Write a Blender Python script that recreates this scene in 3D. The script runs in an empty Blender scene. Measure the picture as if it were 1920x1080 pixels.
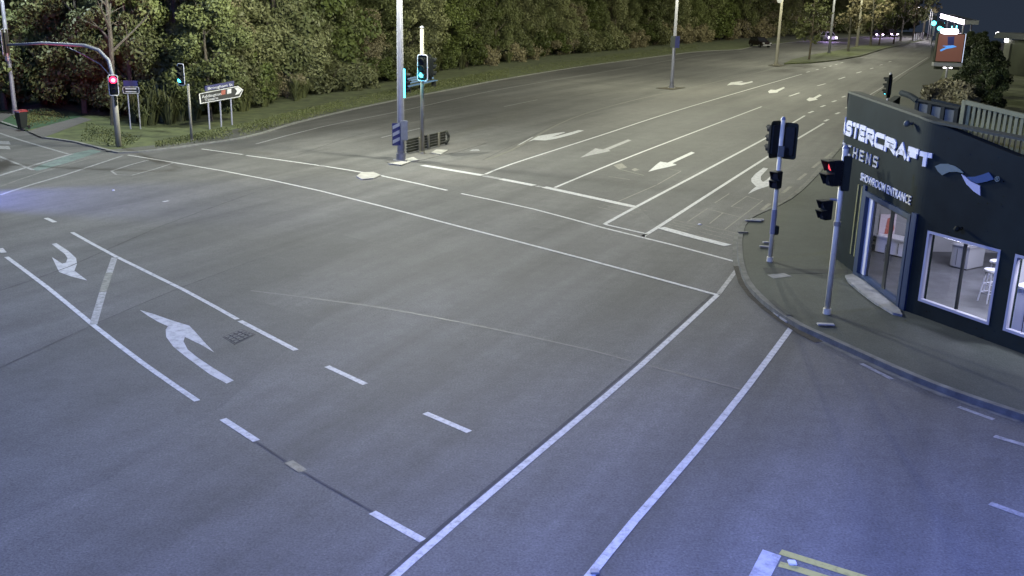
import bpy, bmesh, math, random
import numpy as np
from mathutils import Vector, Matrix
random.seed(7); np.random.seed(7)
S = bpy.context.scene; COL = S.collection; PI = math.pi

# ------------------------------------------------------------------ camera
FOC, PITCH, ROLL, CAMH = 1.9331, 0.2817, 0.0223, 6.4
_f = np.array([0, math.cos(PITCH), -math.sin(PITCH)]); _r = np.array([1., 0, 0]); _u = np.cross(_r, _f)
_r2 = _r*math.cos(ROLL)+_u*math.sin(ROLL); _u2 = -_r*math.sin(ROLL)+_u*math.cos(ROLL)
cam = bpy.data.cameras.new('camera'); co = bpy.data.objects.new('camera', cam); COL.objects.link(co)
cam.sensor_width = 36; cam.lens = 18*FOC; cam.clip_end = 6000; cam.clip_start = 0.1
M = Matrix.Identity(4)
for i in range(3): M[i][0] = _r2[i]; M[i][1] = _u2[i]; M[i][2] = -_f[i]
M[2][3] = CAMH; co.matrix_world = M; S.camera = co

# ------------------------------------------------------------------ sky, exposure
w = bpy.data.worlds.new('World'); S.world = w; w.use_nodes = True
nt = w.node_tree; nt.nodes.clear()
tc = nt.nodes.new('ShaderNodeTexCoord'); sx = nt.nodes.new('ShaderNodeSeparateXYZ'); cr = nt.nodes.new('ShaderNodeValToRGB')
bg = nt.nodes.new('ShaderNodeBackground'); ow = nt.nodes.new('ShaderNodeOutputWorld')
cr.color_ramp.elements[0].position = 0.0; cr.color_ramp.elements[0].color = (.021, .029, .046, 1)
cr.color_ramp.elements[1].position = .5; cr.color_ramp.elements[1].color = (.018, .024, .036, 1)
nt.links.new(tc.outputs['Generated'], sx.inputs[0]); nt.links.new(sx.outputs['Z'], cr.inputs[0])
nt.links.new(cr.outputs[0], bg.inputs[0]); nt.links.new(bg.outputs[0], ow.inputs[0]); bg.inputs[1].default_value = 1.0
vs = S.view_settings; vs.view_transform = 'Standard'; vs.look = 'None'; vs.gamma = 1; vs.exposure = 0.0; vs.use_curve_mapping = False
S.cycles.use_denoising = True; S.cycles.max_bounces = 6; S.cycles.diffuse_bounces = 3
S.cycles.transparent_max_bounces = 8; S.cycles.sample_clamp_indirect = 2; S.cycles.sample_clamp_direct = 12; S.cycles.caustics_reflective = False; S.cycles.caustics_refractive = False

# ------------------------------------------------------------------ measuring helpers (photo pixel -> place on the ground)
def ray(x, y): return _f*FOC+_r2*((x-960)/960)-_u2*((y-540)/960)
def at(x, y, z=0.0):
    d = ray(x, y); return Vector(np.array([0, 0, CAMH])+d*((z-CAMH)/d[2]))
def on_plane(a, b, x, y):
    """where the sight line meets the vertical plane through ground points a, b -> (distance along a->b, height)"""
    a = np.array(a[:2]); b = np.array(b[:2]); d = (b-a)/np.linalg.norm(b-a); n = np.array([d[1], -d[0], 0]); v = ray(x, y)
    t = ((np.array([*a, 0])-[0, 0, CAMH])@n)/(v@n); q = np.array([0, 0, CAMH])+t*v
    return float((q[:2]-a)@d), float(q[2])
def height(base, y):
    """height of a vertical post at ground point base that reaches photo row y"""
    lo, hi = 0., 30.
    for _ in range(40):
        m = (lo+hi)/2; v = np.array([base[0], base[1], m])-[0, 0, CAMH]; d = v@_f
        if 540-960*FOC*(v@_u2)/d > y: lo = m
        else: hi = m
    return lo
AX = Vector((math.sin(.4449), math.cos(.4449), 0)); AN = Vector((AX.y, -AX.x, 0))      # along / across the main road

# ------------------------------------------------------------------ object helpers
def tag(o, label=None, cat=None, group=None, kind=None):
    if label: o['label'] = label
    if cat: o['category'] = cat
    if group: o['group'] = group
    if kind: o['kind'] = kind
    return o
def thing(name, loc, rz=0., label=None, cat=None, group=None):
    o = bpy.data.objects.new(name, None); o.empty_display_size = .2; COL.objects.link(o); o.location = loc; o.rotation_euler = (0, 0, rz)
    return tag(o, label, cat, group)
def copy_tree(o, parent=None):
    c = o.copy(); COL.objects.link(c)
    if parent: c.parent = parent
    for ch in list(o.children): copy_tree(ch, c)
    return c
class MB:
    def __init__(s): s.v = []; s.f = []
    def add(s, vs, fs):
        k = len(s.v); s.v += [tuple(p) for p in vs]; s.f += [tuple(i+k for i in f) for f in fs]; return s
    def box(s, c, d, rz=0., m=None):
        x, y, z = d[0]/2, d[1]/2, d[2]/2
        vs = [Vector((a*x, b*y, e*z)) for e in (-1, 1) for a, b in ((-1, -1), (1, -1), (1, 1), (-1, 1))]
        R = m if m is not None else Matrix.Rotation(rz, 3, 'Z')
        vs = [R@v+Vector(c) for v in vs]
        return s.add(vs, [(3, 2, 1, 0), (4, 5, 6, 7), (0, 1, 5, 4), (1, 2, 6, 5), (2, 3, 7, 6), (3, 0, 4, 7)])
    def tube(s, pts, rad, n=10, caps=True):
        pts = [Vector(p) for p in pts]; rad = rad if isinstance(rad, (list, tuple)) else [rad]*len(pts)
        vs = []; k = len(pts); ref = None
        for i, p in enumerate(pts):
            t = (pts[min(i+1, k-1)]-pts[max(i-1, 0)]).normalized()
            if ref is None: ref = Vector((1, 0, 0)) if abs(t.x) < .8 else Vector((0, 1, 0))
            a = (ref-t*ref.dot(t)).normalized(); b = t.cross(a); ref = a
            vs += [p+(a*math.cos(q)+b*math.sin(q))*rad[i] for q in [2*PI*j/n for j in range(n)]]
        fs = [(i*n+j, i*n+(j+1) % n, (i+1)*n+(j+1) % n, (i+1)*n+j) for i in range(k-1) for j in range(n)]
        if caps: fs += [tuple(range(n-1, -1, -1)), tuple(range((k-1)*n, k*n))]
        return s.add(vs, fs)
    def prism(s, poly, z0, z1):
        n = len(poly); vs = [(p[0], p[1], z0) for p in poly]+[(p[0], p[1], z1) for p in poly]
        return s.add(vs, [tuple(range(n-1, -1, -1)), tuple(range(n, 2*n))]+[(i, (i+1) % n, n+(i+1) % n, n+i) for i in range(n)])
    def extr(s, poly, o, ex, ey, ez, d):
        """flat polygon in the (ex, ey) plane at o, thickened by d along ez"""
        n = len(poly); o = Vector(o); A = [o+ex*p[0]+ey*p[1] for p in poly]; B = [q+ez*d for q in A]
        return s.add(A+B, [tuple(range(n-1, -1, -1)), tuple(range(n, 2*n))]+[(i, (i+1) % n, n+(i+1) % n, n+i) for i in range(n)])
    def disc(s, c, nrm, r, n=16, d=.01):
        nrm = Vector(nrm).normalized(); return s.tube([Vector(c), Vector(c)+nrm*d], r, n)
    def ball(s, c, r, n=10, m=7, sc=(1, 1, 1)):
        vs = []; fs = []
        for i in range(m+1):
            t = PI*i/m
            for j in range(n):
                q = 2*PI*j/n; vs.append((c[0]+r*sc[0]*math.sin(t)*math.cos(q), c[1]+r*sc[1]*math.sin(t)*math.sin(q), c[2]+r*sc[2]*math.cos(t)))
        fs = [(i*n+j, (i+1)*n+j, (i+1)*n+(j+1) % n, i*n+(j+1) % n) for i in range(m) for j in range(n)]
        return s.add(vs, fs)
    def mesh(s, name, mat, bevel=0):
        me = bpy.data.meshes.new(name); me.from_pydata(s.v, [], s.f)
        bm = bmesh.new(); bm.from_mesh(me)
        if bevel: bmesh.ops.bevel(bm, geom=list(bm.edges), offset=bevel, segments=2, affect='EDGES', clamp_overlap=True)
        bmesh.ops.recalc_face_normals(bm, faces=bm.faces); bm.to_mesh(me); bm.free()
        if mat: me.materials.append(mat)
        return me
    def build(s, name, mat, parent=None, bevel=0, smooth=False):
        me = s.mesh(name, mat, bevel); o = bpy.data.objects.new(name, me); COL.objects.link(o)
        if smooth: me.polygons.foreach_set('use_smooth', [True]*len(me.polygons))
        if parent: o.parent = parent
        return o

# ------------------------------------------------------------------ materials
def mat(name, col, rough=.7, metal=0., noise=None, emit=None, es=0., bump=0., spec=.5, coord='Object'):
    m = bpy.data.materials.new(name); m.use_nodes = True; t = m.node_tree; b = t.nodes['Principled BSDF']
    b.inputs['Base Color'].default_value = (*col, 1); b.inputs['Roughness'].default_value = rough; b.inputs['Metallic'].default_value = metal
    b.inputs['Specular IOR Level'].default_value = spec
    if emit: b.inputs['Emission Color'].default_value = (*emit, 1); b.inputs['Emission Strength'].default_value = es
    if noise:                                   # (scale, strength): value variation, plus finer grain
        g = t.nodes.new('ShaderNodeTexCoord'); n = t.nodes.new('ShaderNodeTexNoise'); n.inputs['Scale'].default_value = noise[0]; n.inputs['Detail'].default_value = 8; n.inputs['Roughness'].default_value = .65
        r = t.nodes.new('ShaderNodeValToRGB'); k = noise[1]
        r.color_ramp.elements[0].position = .3; r.color_ramp.elements[1].position = .72
        r.color_ramp.elements[0].color = (*[max(0, c*(1-k)) for c in col], 1); r.color_ramp.elements[1].color = (*[c*(1+k) for c in col], 1)
        t.links.new(g.outputs[coord], n.inputs['Vector']); t.links.new(n.outputs[0], r.inputs[0]); t.links.new(r.outputs[0], b.inputs['Base Color'])
        if bump:
            bp = t.nodes.new('ShaderNodeBump'); bp.inputs['Strength'].default_value = bump; bp.inputs['Distance'].default_value = .02
            t.links.new(n.outputs[0], bp.inputs['Height']); t.links.new(bp.outputs[0], b.inputs['Normal'])
    return m
def asphalt(name, col, streak=.30, ang=-.4449):
    """worn asphalt: aggregate grain, blotches, wheel-track streaks along the traffic, dark crack seams"""
    m = bpy.data.materials.new(name); m.use_nodes = True; t = m.node_tree; b = t.nodes['Principled BSDF']; L = t.links.new
    g = t.nodes.new('ShaderNodeTexCoord')
    def noise(scale, det=6, vec=None, rough=.6):
        n = t.nodes.new('ShaderNodeTexNoise'); n.inputs['Scale'].default_value = scale; n.inputs['Detail'].default_value = det; n.inputs['Roughness'].default_value = rough
        L(vec if vec else g.outputs['Object'], n.inputs['Vector']); return n.outputs[0]
    def ramp(src, p0, c0, p1, c1):
        r = t.nodes.new('ShaderNodeMapRange'); r.inputs[1].default_value = p0; r.inputs[2].default_value = p1; r.inputs[3].default_value = c0; r.inputs[4].default_value = c1
        L(src, r.inputs[0]); return r.outputs[0]
    def mul(a, c):
        n = t.nodes.new('ShaderNodeMath'); n.operation = 'MULTIPLY'; L(a, n.inputs[0]); L(c, n.inputs[1]); return n.outputs[0]
    mp = t.nodes.new('ShaderNodeMapping'); mp.vector_type = 'TEXTURE'; mp.inputs['Rotation'].default_value = (0, 0, ang); mp.inputs['Scale'].default_value = (1, 14, 1)
    L(g.outputs['Object'], mp.inputs['Vector'])
    v = mul(ramp(noise(.09, 4), .3, .78, .7, 1.18), ramp(noise(.8, 5, mp.outputs[0]), .3, 1-streak, .7, 1+streak))
    v = mul(v, ramp(noise(.22, 5, mp.outputs[0]), .32, .84, .68, 1.14)); v = mul(v, ramp(noise(1.4, 8, None, .75), .3, .84, .7, 1.16)); v = mul(v, ramp(noise(7, 6, None, .8), .3, .86, .7, 1.14)); v = mul(v, ramp(noise(.55, 3), .66, 1.0, .78, .80)); v = mul(v, ramp(noise(30, 4), .3, .66, .7, 1.36))
    vo = t.nodes.new('ShaderNodeTexVoronoi'); vo.inputs['Scale'].default_value = 14; L(g.outputs['Object'], vo.inputs['Vector'])
    v = mul(v, ramp(vo.outputs['Distance'], 0., 1.6, .13, 1.0))
    mx = t.nodes.new('ShaderNodeMix'); mx.data_type = 'RGBA'; mx.blend_type = 'MULTIPLY'; mx.inputs[0].default_value = 1; mx.inputs[6].default_value = (*col, 1)
    cb = t.nodes.new('ShaderNodeCombineColor'); [L(v, cb.inputs[i]) for i in range(3)]; L(cb.outputs[0], mx.inputs[7]); L(mx.outputs[2], b.inputs['Base Color'])
    bp = t.nodes.new('ShaderNodeBump'); bp.inputs['Strength'].default_value = .35; bp.inputs['Distance'].default_value = .01; L(noise(38, 3), bp.inputs['Height']); L(bp.outputs[0], b.inputs['Normal'])
    b.inputs['Roughness'].default_value = .78; b.inputs['Specular IOR Level'].default_value = .3
    return m
def paint(name, col, wear=.45, scale=9.):
    """road paint rubbed through to the asphalt in patches"""
    m = bpy.data.materials.new(name); m.use_nodes = True; t = m.node_tree; b = t.nodes['Principled BSDF']; L = t.links.new
    g = t.nodes.new('ShaderNodeTexCoord'); n = t.nodes.new('ShaderNodeTexNoise'); n.inputs['Scale'].default_value = scale; n.inputs['Detail'].default_value = 10; n.inputs['Roughness'].default_value = .75
    r = t.nodes.new('ShaderNodeValToRGB'); e = r.color_ramp.elements
    e[0].position = wear-.12; e[0].color = (col[0]*.35, col[1]*.35, col[2]*.36, 1); e[1].position = wear+.12; e[1].color = (*col, 1)
    L(g.outputs['Object'], n.inputs['Vector']); L(n.outputs[0], r.inputs[0]); L(r.outputs[0], b.inputs['Base Color']); b.inputs['Roughness'].default_value = .65
    return m
def leaf(name, c1, c2, dead=None):
    m = bpy.data.materials.new(name); m.use_nodes = True; t = m.node_tree; b = t.nodes['Principled BSDF']; L = t.links.new
    g = t.nodes.new('ShaderNodeTexCoord'); oi = t.nodes.new('ShaderNodeObjectInfo')
    va = t.nodes.new('ShaderNodeVectorMath'); va.operation = 'ADD'; L(g.outputs['Object'], va.inputs[0]); L(oi.outputs['Location'], va.inputs[1])
    n = t.nodes.new('ShaderNodeTexNoise'); n.inputs['Scale'].default_value = 1.3; n.inputs['Detail'].default_value = 9; n.inputs['Roughness'].default_value = .8; L(va.outputs[0], n.inputs['Vector'])
    r = t.nodes.new('ShaderNodeValToRGB'); e = r.color_ramp.elements; e[0].position = .33; e[0].color = (*c1, 1); e[1].position = .66; e[1].color = (*c2, 1)
    if dead: k = e.new(.8); k.color = (*dead, 1)
    L(n.outputs[0], r.inputs[0])
    hs = t.nodes.new('ShaderNodeHueSaturation'); mr = t.nodes.new('ShaderNodeMapRange'); mr.inputs[3].default_value = .7; mr.inputs[4].default_value = 1.35
    L(oi.outputs['Random'], mr.inputs[0]); L(mr.outputs[0], hs.inputs['Value']); L(r.outputs[0], hs.inputs['Color']); L(hs.outputs[0], b.inputs['Base Color'])
    b.inputs['Roughness'].default_value = .6; b.inputs['Specular IOR Level'].default_value = .25
    return m
M_ = dict(
    road=asphalt('asphalt', (.100, .098, .090)), patch=asphalt('asphalt_patch', (.087, .086, .080), .15), patch2=asphalt('asphalt_pale', (.109, .105, .095), .15),
    path=asphalt('path_asphalt', (.046, .053, .041), .10), white=paint('white_paint', (.50, .50, .48), .42), faded=paint('faded_paint', (.30, .30, .29), .47),
    arrow=paint('arrow_paint', (.44, .44, .44), .42, 5.), thin=paint('thin_paint', (.17, .165, .13), .5), yellow=paint('yellow_paint', (.42, .37, .10), .38), green=paint('green_surfacing', (.10, .17, .14), .5, 2.),
    kerb=mat('kerb_concrete', (.115, .115, .095), .85, noise=(3., .45), bump=.3), conc=mat('concrete', (.20, .20, .18), .85, noise=(4., .3), bump=.2),
    pale=mat('pale_concrete', (.33, .32, .28), .85, noise=(3., .35), bump=.2), dirt=mat('gutter_dirt', (.045, .038, .022), .95, noise=(9., .7), bump=.6),
    grass=mat('grass_ground', (.088, .105, .036), .95, noise=(1.1, .55), bump=.8), lawn=mat('lawn_ground', (.03, .075, .03), .95, noise=(1.5, .45), bump=.8), vpath=asphalt('verge_path_asphalt', (.088, .088, .074), .06), blade=leaf('grass_blade', (.07, .085, .025), (.13, .14, .05), (.17, .16, .08)),
    soil=mat('soil', (.022, .026, .014), .95, noise=(.8, .5), bump=.5),
    steel=mat('galvanised_steel', (.22, .22, .235), .55, .15, noise=(6., .12)), cream=mat('cream_pole_paint', (.30, .28, .21), .5, noise=(5., .12)), grey=mat('grey_paint', (.22, .23, .24), .5, noise=(8., .12)),
    black=mat('black_plastic', (.014, .016, .013), .7, noise=(9., .25), spec=.2), board=mat('backing_board', (.016, .019, .012), .8, noise=(5., .3), spec=.15), border=mat('white_border', (.62, .62, .6), .5),
    dlens=mat('unlit_lens', (.02, .02, .02), .15), red=mat('red_lens', (.3, .01, .02), .3, emit=(1., .03, .12), es=3.2), redc=mat('red_lamp_core', (.6, .3, .3), .3, emit=(1., .46, .60), es=1.9),
    cy=mat('green_lens', (.01, .1, .12), .3, emit=(.0, .30, .62), es=1.3), cyc=mat('green_lamp_core', (.2, .6, .6), .3, emit=(.10, .80, 1.0), es=3.6), dimred=mat('red_pedestrian_lens', (.3, .02, .02), .3, emit=(1., .08, .10), es=1.3),
    bluesign=mat('blue_sign', (.03, .034, .12), .5), darksign=mat('black_sign', (.022, .024, .026), .5), signwhite=mat('sign_white', (.66, .66, .64), .5), brownsign=mat('brown_panel', (.22, .12, .07), .5), redsign=mat('red_shield', (.35, .10, .07), .5),
    timber=mat('dark_timber', (.035, .036, .022), .8, noise=(4., .4), bump=.3), benchblue=mat('blue_slat', (.10, .22, .42), .5), bark=mat('bark', (.075, .062, .04), .9, noise=(7., .5), bump=.7), palebark=mat('pale_bark', (.085, .08, .06), .9, noise=(7., .45), bump=.6),
    facade=mat('dark_facade', (.0105, .0165, .0150), .85, noise=(.7, .35), spec=.12), bluetrim=mat('blue_trim', (.010, .028, .065), .5), letter=mat('white_letter', (.52, .53, .56), .5), letter2=mat('slim_white_letter', (.34, .35, .36), .5),
    ribgrey=mat('grey_ribbon', (.11, .15, .13), .5), ribblue=mat('blue_ribbon', (.008, .05, .14), .5), ribwhite=mat('white_ribbon', (.40, .41, .48), .5), roof=mat('roof_sheet', (.02, .025, .02), .7, noise=(1.5, .3)), slat=mat('slat_paint', (.17, .165, .06), .7, noise=(3., .25)), panelgrey=mat('grey_panel', (.07, .078, .055), .7, noise=(2., .2)),
    alu=mat('white_frame', (.36, .36, .40), .5), dframe=mat('dark_door_frame', (.02, .022, .02), .4), shopfloor=mat('shop_floor', (.060, .060, .064), .5, noise=(2.2, .5)), shopwall=mat('shop_wall', (.20, .20, .21), .7, noise=(1., .1)), shopwhite=mat('shop_white', (.75, .74, .78), .35), shopdark=mat('shop_dark', (.03, .03, .035), .5), chrome=mat('chrome', (.6, .6, .62), .2, 1.),
    ceilp=mat('ceiling_panel', (.7, .7, .7), .5, emit=(.80, .80, 1.0), es=1.6), poster=mat('poster_print', (.50, .42, .46), .5), posterred=mat('poster_figure', (.30, .06, .04), .5, noise=(6., .5)),
    carpaint=mat('dark_car_paint', (.02, .014, .014), .25, noise=(2., .1)), carwhite=mat('white_car_paint', (.45, .45, .46), .3), carglass=mat('car_glass', (.02, .02, .025), .08), tyre=mat('tyre', (.012, .012, .012), .8), rim=mat('wheel_rim', (.4, .4, .4), .3, .8), headlight=mat('car_headlight', (.6, .6, .6), .2, emit=(.92, .75, 1.), es=18.), taillight=mat('car_tail_light', (.3, .02, .02), .3, emit=(1., .25, .6), es=2.5), deadlight=mat('car_lamp_glass', (.5, .5, .5), .2),
    bin=mat('bin_green', (.012, .02, .016), .5), binlid=mat('bin_red_lid', (.30, .05, .05), .5), lampon=mat('lamp_lit', (.8, .8, .8), .4, emit=(1., .93, .98), es=16.), lampcy=mat('cyan_lamp', (.1, .5, .5), .4, emit=(.10, .85, 1.), es=5.), lamphead=mat('lamp_housing', (.3, .3, .32), .5),
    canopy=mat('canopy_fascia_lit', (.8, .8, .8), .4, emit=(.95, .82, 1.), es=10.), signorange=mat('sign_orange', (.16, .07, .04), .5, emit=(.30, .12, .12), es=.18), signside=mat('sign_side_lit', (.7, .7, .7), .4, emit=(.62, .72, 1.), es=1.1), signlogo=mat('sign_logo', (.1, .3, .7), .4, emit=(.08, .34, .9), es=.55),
    wall=mat('pale_wall', (.10, .105, .085), .8, noise=(1., .2)), seamline=mat('seam_line', (.055, .054, .05), .9, noise=(3., .5)), loopline=paint('loop_sealant', (.165, .16, .125), .38, 4.), seampale=paint('pale_seam', (.116, .114, .107), .40, 2.), postpale=mat('pale_post_paint', (.72, .66, .46), .5, noise=(5., .12)), darkgrey=mat('dark_grey', (.03, .034, .026), .9, noise=(4., .4)), wallgreen=mat('dark_shed', (.03, .036, .02), .8, noise=(.6, .3)), roof2=mat('dark_roof', (.02, .026, .03), .7),
    l1=leaf('leaf_olive', (0.060, 0.070, 0.024), (0.120, 0.130, 0.052), (0.155, 0.158, 0.085)), l2=leaf('leaf_grey', (0.075, 0.087, 0.030), (0.195, 0.195, 0.090), (0.255, 0.240, 0.150)), l3=leaf('leaf_dark', (0.045, 0.060, 0.015), (0.105, 0.125, 0.032)), l4=leaf('leaf_dry', (0.105, 0.090, 0.042), (0.240, 0.210, 0.120), (0.300, 0.255, 0.180)), l7=leaf('leaf_deep', (.014, .022, .008), (.036, .048, .014)), l5=leaf('leaf_blossom', (0.090, 0.090, 0.038), (0.240, 0.210, 0.135), (0.540, 0.450, 0.360)), l6=leaf('leaf_bright', (0.070, 0.085, 0.026), (0.135, 0.150, 0.055)),
    flax=leaf('flax_blade', (.038, .05, .014), (.115, .115, .045), (.17, .155, .09)), glass=None)
gm = bpy.data.materials.new('shop_glass'); gm.use_nodes = True; t = gm.node_tree; t.nodes.clear()
o_ = t.nodes.new('ShaderNodeOutputMaterial'); mx = t.nodes.new('ShaderNodeMixShader'); tr = t.nodes.new('ShaderNodeBsdfTransparent'); gl = t.nodes.new('ShaderNodeBsdfGlossy'); fr = t.nodes.new('ShaderNodeFresnel')
gl.inputs['Roughness'].default_value = .02; tr.inputs[0].default_value = (.86, .88, .9, 1); fr.inputs[0].default_value = 1.3
ge = t.nodes.new('ShaderNodeNewGeometry'); om = t.nodes.new('ShaderNodeMath'); om.operation = 'SUBTRACT'; om.inputs[0].default_value = 1; mm_ = t.nodes.new('ShaderNodeMath'); mm_.operation = 'MULTIPLY'
t.links.new(ge.outputs['Backfacing'], om.inputs[1]); t.links.new(om.outputs[0], mm_.inputs[0]); t.links.new(fr.outputs[0], mm_.inputs[1]); t.links.new(mm_.outputs[0], mx.inputs[0]); t.links.new(tr.outputs[0], mx.inputs[1]); t.links.new(gl.outputs[0], mx.inputs[2]); t.links.new(mx.outputs[0], o_.inputs[0]); M_['glass'] = gm

# ------------------------------------------------------------------ street lighting (the lamps themselves are built with their poles)
WARM = (1., .995, .77); COOL = (.17, .25, 1.0)
def spot(loc, power, col, aim=(0, 0, -1), ang=158, blend=.55, rad=.25, name='lamp_light', parent=None):
    l = bpy.data.lights.new(name, 'SPOT'); l.energy = power; l.color = col; l.spot_size = math.radians(ang); l.spot_blend = blend; l.shadow_soft_size = rad
    o = bpy.data.objects.new(name, l); COL.objects.link(o); o.location = loc; o.rotation_euler = Vector(aim).to_track_quat('-Z', 'Y').to_euler()
    if parent: o.parent = parent
    return o
def road_lantern(loc, power, col, parent=None, flat=1.):
    """street lantern: little light straight down, most of it thrown out to 60-72 degrees, cut off near the horizontal"""
    l = bpy.data.lights.new('lamp_light', 'POINT'); l.energy = power; l.color = col; l.shadow_soft_size = .25; l.use_nodes = True; t = l.node_tree; t.nodes.clear()
    g = t.nodes.new('ShaderNodeNewGeometry'); x = t.nodes.new('ShaderNodeSeparateXYZ'); r = t.nodes.new('ShaderNodeMapRange'); c = t.nodes.new('ShaderNodeFloatCurve'); e = t.nodes.new('ShaderNodeEmission'); o_ = t.nodes.new('ShaderNodeOutputLight')
    r.inputs[1].default_value = -1; r.inputs[2].default_value = 1                # 0 = straight down, .5 = level, 1 = up
    cv = c.mapping.curves[0]; P = [(0, .24), (.07, .26), (.15, .31), (.25, .48), (.33, .78), (.38, 1.), (.43, 1.), (.48, .60), (.53, .12), (.6, 0), (1, 0)]
    cv.points[0].location = P[0]; cv.points[1].location = P[-1]
    for p in P[1:-1]: cv.points.new(*p)
    c.mapping.update(); L = t.links.new; L(g.outputs['Incoming'], x.inputs[0]); L(x.outputs['Z'], r.inputs[0]); L(r.outputs[0], c.inputs['Value']); L(c.outputs[0], e.inputs['Strength']); L(e.outputs[0], o_.inputs[0])
    o = bpy.data.objects.new('lamp_light', l); COL.objects.link(o); o.location = loc
    if parent: o.parent = parent
    return o
def point(loc, power, col, rad=.1, name='lamp_light', parent=None):
    l = bpy.data.lights.new(name, 'POINT'); l.energy = power; l.color = col; l.shadow_soft_size = rad
    o = bpy.data.objects.new(name, l); COL.objects.link(o); o.location = loc
    if parent: o.parent = parent
    return o

# ------------------------------------------------------------------ ground
def sheet(name, px, z, m, parent=None, kind=None, label=None):
    pts = [at(*p, z) if len(p) == 2 else Vector(p) for p in px]
    bm = bmesh.new(); f = bm.faces.new([bm.verts.new((p.x, p.y, z)) for p in pts]); bmesh.ops.triangulate(bm, faces=[f])
    bmesh.ops.recalc_face_normals(bm, faces=bm.faces)
    if sum(g.normal.z for g in bm.faces) < 0: bmesh.ops.reverse_faces(bm, faces=bm.faces)
    me = bpy.data.meshes.new(name); bm.to_mesh(me); bm.free(); me.materials.append(m)
    o = bpy.data.objects.new(name, me); COL.objects.link(o); o.parent = parent
    return tag(o, label, None, None, kind)
def slab(name, px, z0, z1, m, parent=None, kind=None, label=None, cat=None):
    pts = [at(*p, z1) if len(p) == 2 else Vector(p) for p in px]
    bm = bmesh.new(); f = bm.faces.new([bm.verts.new((p.x, p.y, z0)) for p in pts])
    r = bmesh.ops.extrude_face_region(bm, geom=[f]); bmesh.ops.translate(bm, verts=[v for v in r['geom'] if isinstance(v, bmesh.types.BMVert)], vec=(0, 0, z1-z0))
    bmesh.ops.triangulate(bm, faces=[g for g in bm.faces if len(g.verts) > 4]); bmesh.ops.recalc_face_normals(bm, faces=bm.faces)
    me = bpy.data.meshes.new(name); bm.to_mesh(me); bm.free(); me.materials.append(m)
    o = bpy.data.objects.new(name, me); COL.objects.link(o); o.parent = parent
    return tag(o, label, cat, None, kind)
# terrain: flat, falling gently away past a crest 250 m out along the road
def terrain():
    mb = MB(); n = 60; ys = [-60, 0, 60, 120, 180, 230, 250, 270, 300, 350, 420, 600, 1000, 2000, 4500]; xs = [-2500, -900, -400, -200, -80, 0, 40, 80, 140, 220, 400, 900, 2500]
    def zz(x, y):
        d = max(0., (x*AX.x+y*AX.y)-262); return -.03-.055*d+.0 if d > 0 else -.03
    vs = [(x, y, zz(x, y)) for y in ys for x in xs]; k = len(xs)
    fs = [(j*k+i, j*k+i+1, (j+1)*k+i+1, (j+1)*k+i) for j in range(len(ys)-1) for i in range(k-1)]
    mb.add(vs, fs); o = mb.build('ground', M_['soil']); tag(o, 'dark unlit ground running out to the far hills', None, None, 'structure')
terrain()
P3 = lambda v, a, b=0.: (v+AX*a+AN*b)
VERGE = [(0, 229), (48, 245)]
KERB_FAR = [(80, 259), (140, 267), (211, 285), (235, 287), (290, 283), (374, 272), (447, 261), (496, 249), (555, 231), (655, 207), (735, 190), (815, 174), (955, 147), (1085, 126), (1180, 113), (1310, 97), (1385, 93), (1422, 86), (1500, 78), (1580, 72), (1660, 66), (1735, 61)]
KERB_NEAR = [(1748, 66), (1746, 92), (1744, 108), (1712, 131), (1678, 155), (1632, 186), (1604, 240), (1570, 285), (1520, 343), (1480, 378), (1440, 398), (1408, 413), (1393, 430), (1387, 455), (1388, 490), (1396, 522), (1412, 549), (1440, 576), (1470, 598), (1502, 618), (1535, 633), (1575, 651), (1625, 674), (1685, 701), (1760, 732), (1830, 757), (1920, 787)]
E1 = at(1920, 787); E2 = at(0, 229)
road_poly = [at(*p) for p in KERB_FAR]+[at(*p) for p in KERB_NEAR]+[E1+Vector((14, -9, 0)), Vector((30, -12, 0)), Vector((-40, -12, 0)), E2+Vector((-30, 14, 0)), E2, at(48, 245)]
road = sheet('road', [tuple(p) for p in road_poly], 0.0, M_['road'], None, 'structure', 'worn grey asphalt crossroads with painted white lines')

def ribbon(pts, wdt, z, closed=False):
    pts = [Vector((p.x, p.y, 0)) for p in pts]; L = []; R = []; n = len(pts)
    for i, p in enumerate(pts):
        t = (pts[min(i+1, n-1)]-pts[max(i-1, 0)]).normalized(); q = Vector((-t.y, t.x, 0))*wdt/2
        L.append((p.x+q.x, p.y+q.y, z)); R.append((p.x-q.x, p.y-q.y, z))
    return L+R, [(i, i+1, n+i+1, n+i) for i in range(n-1)]
def dense(px, step=2.5):
    """photo polyline to ground points, sub-sampled so long lines stay smooth (Catmull-Rom)"""
    P = [at(*p) for p in px]
    if len(P) < 3: return P
    out = []
    for i in range(len(P)-1):
        a, b, c, d = P[max(i-1, 0)], P[i], P[i+1], P[min(i+2, len(P)-1)]
        k = max(2, min(12, int((c-b).length/step)))
        for j in range(k):
            s = j/k; out.append(.5*((2*b)+(c-a)*s+(2*a-5*b+4*c-d)*s*s+(3*b-3*c+d-a)*s**3))
    return out+[P[-1]]
ZM = .004
NLINE = [0]
def line(px, wdt, m='white', name='lane_line', z=ZM, label=None):
    NLINE[0] += 1; z += .0003*(NLINE[0] % 13); mb = MB(); mb.add(*ribbon(dense(px), wdt, z)); o = mb.build(name, M_[m], road)
    if o.data.polygons[0].normal.z < 0: o.data.flip_normals()
    if label: o['label'] = label
    return o
def mark(px, m='arrow', name='lane_arrow', z=ZM, label=None):
    o = sheet(name, px, z, M_[m], road)
    if label: o['label'] = label
    return o
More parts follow.
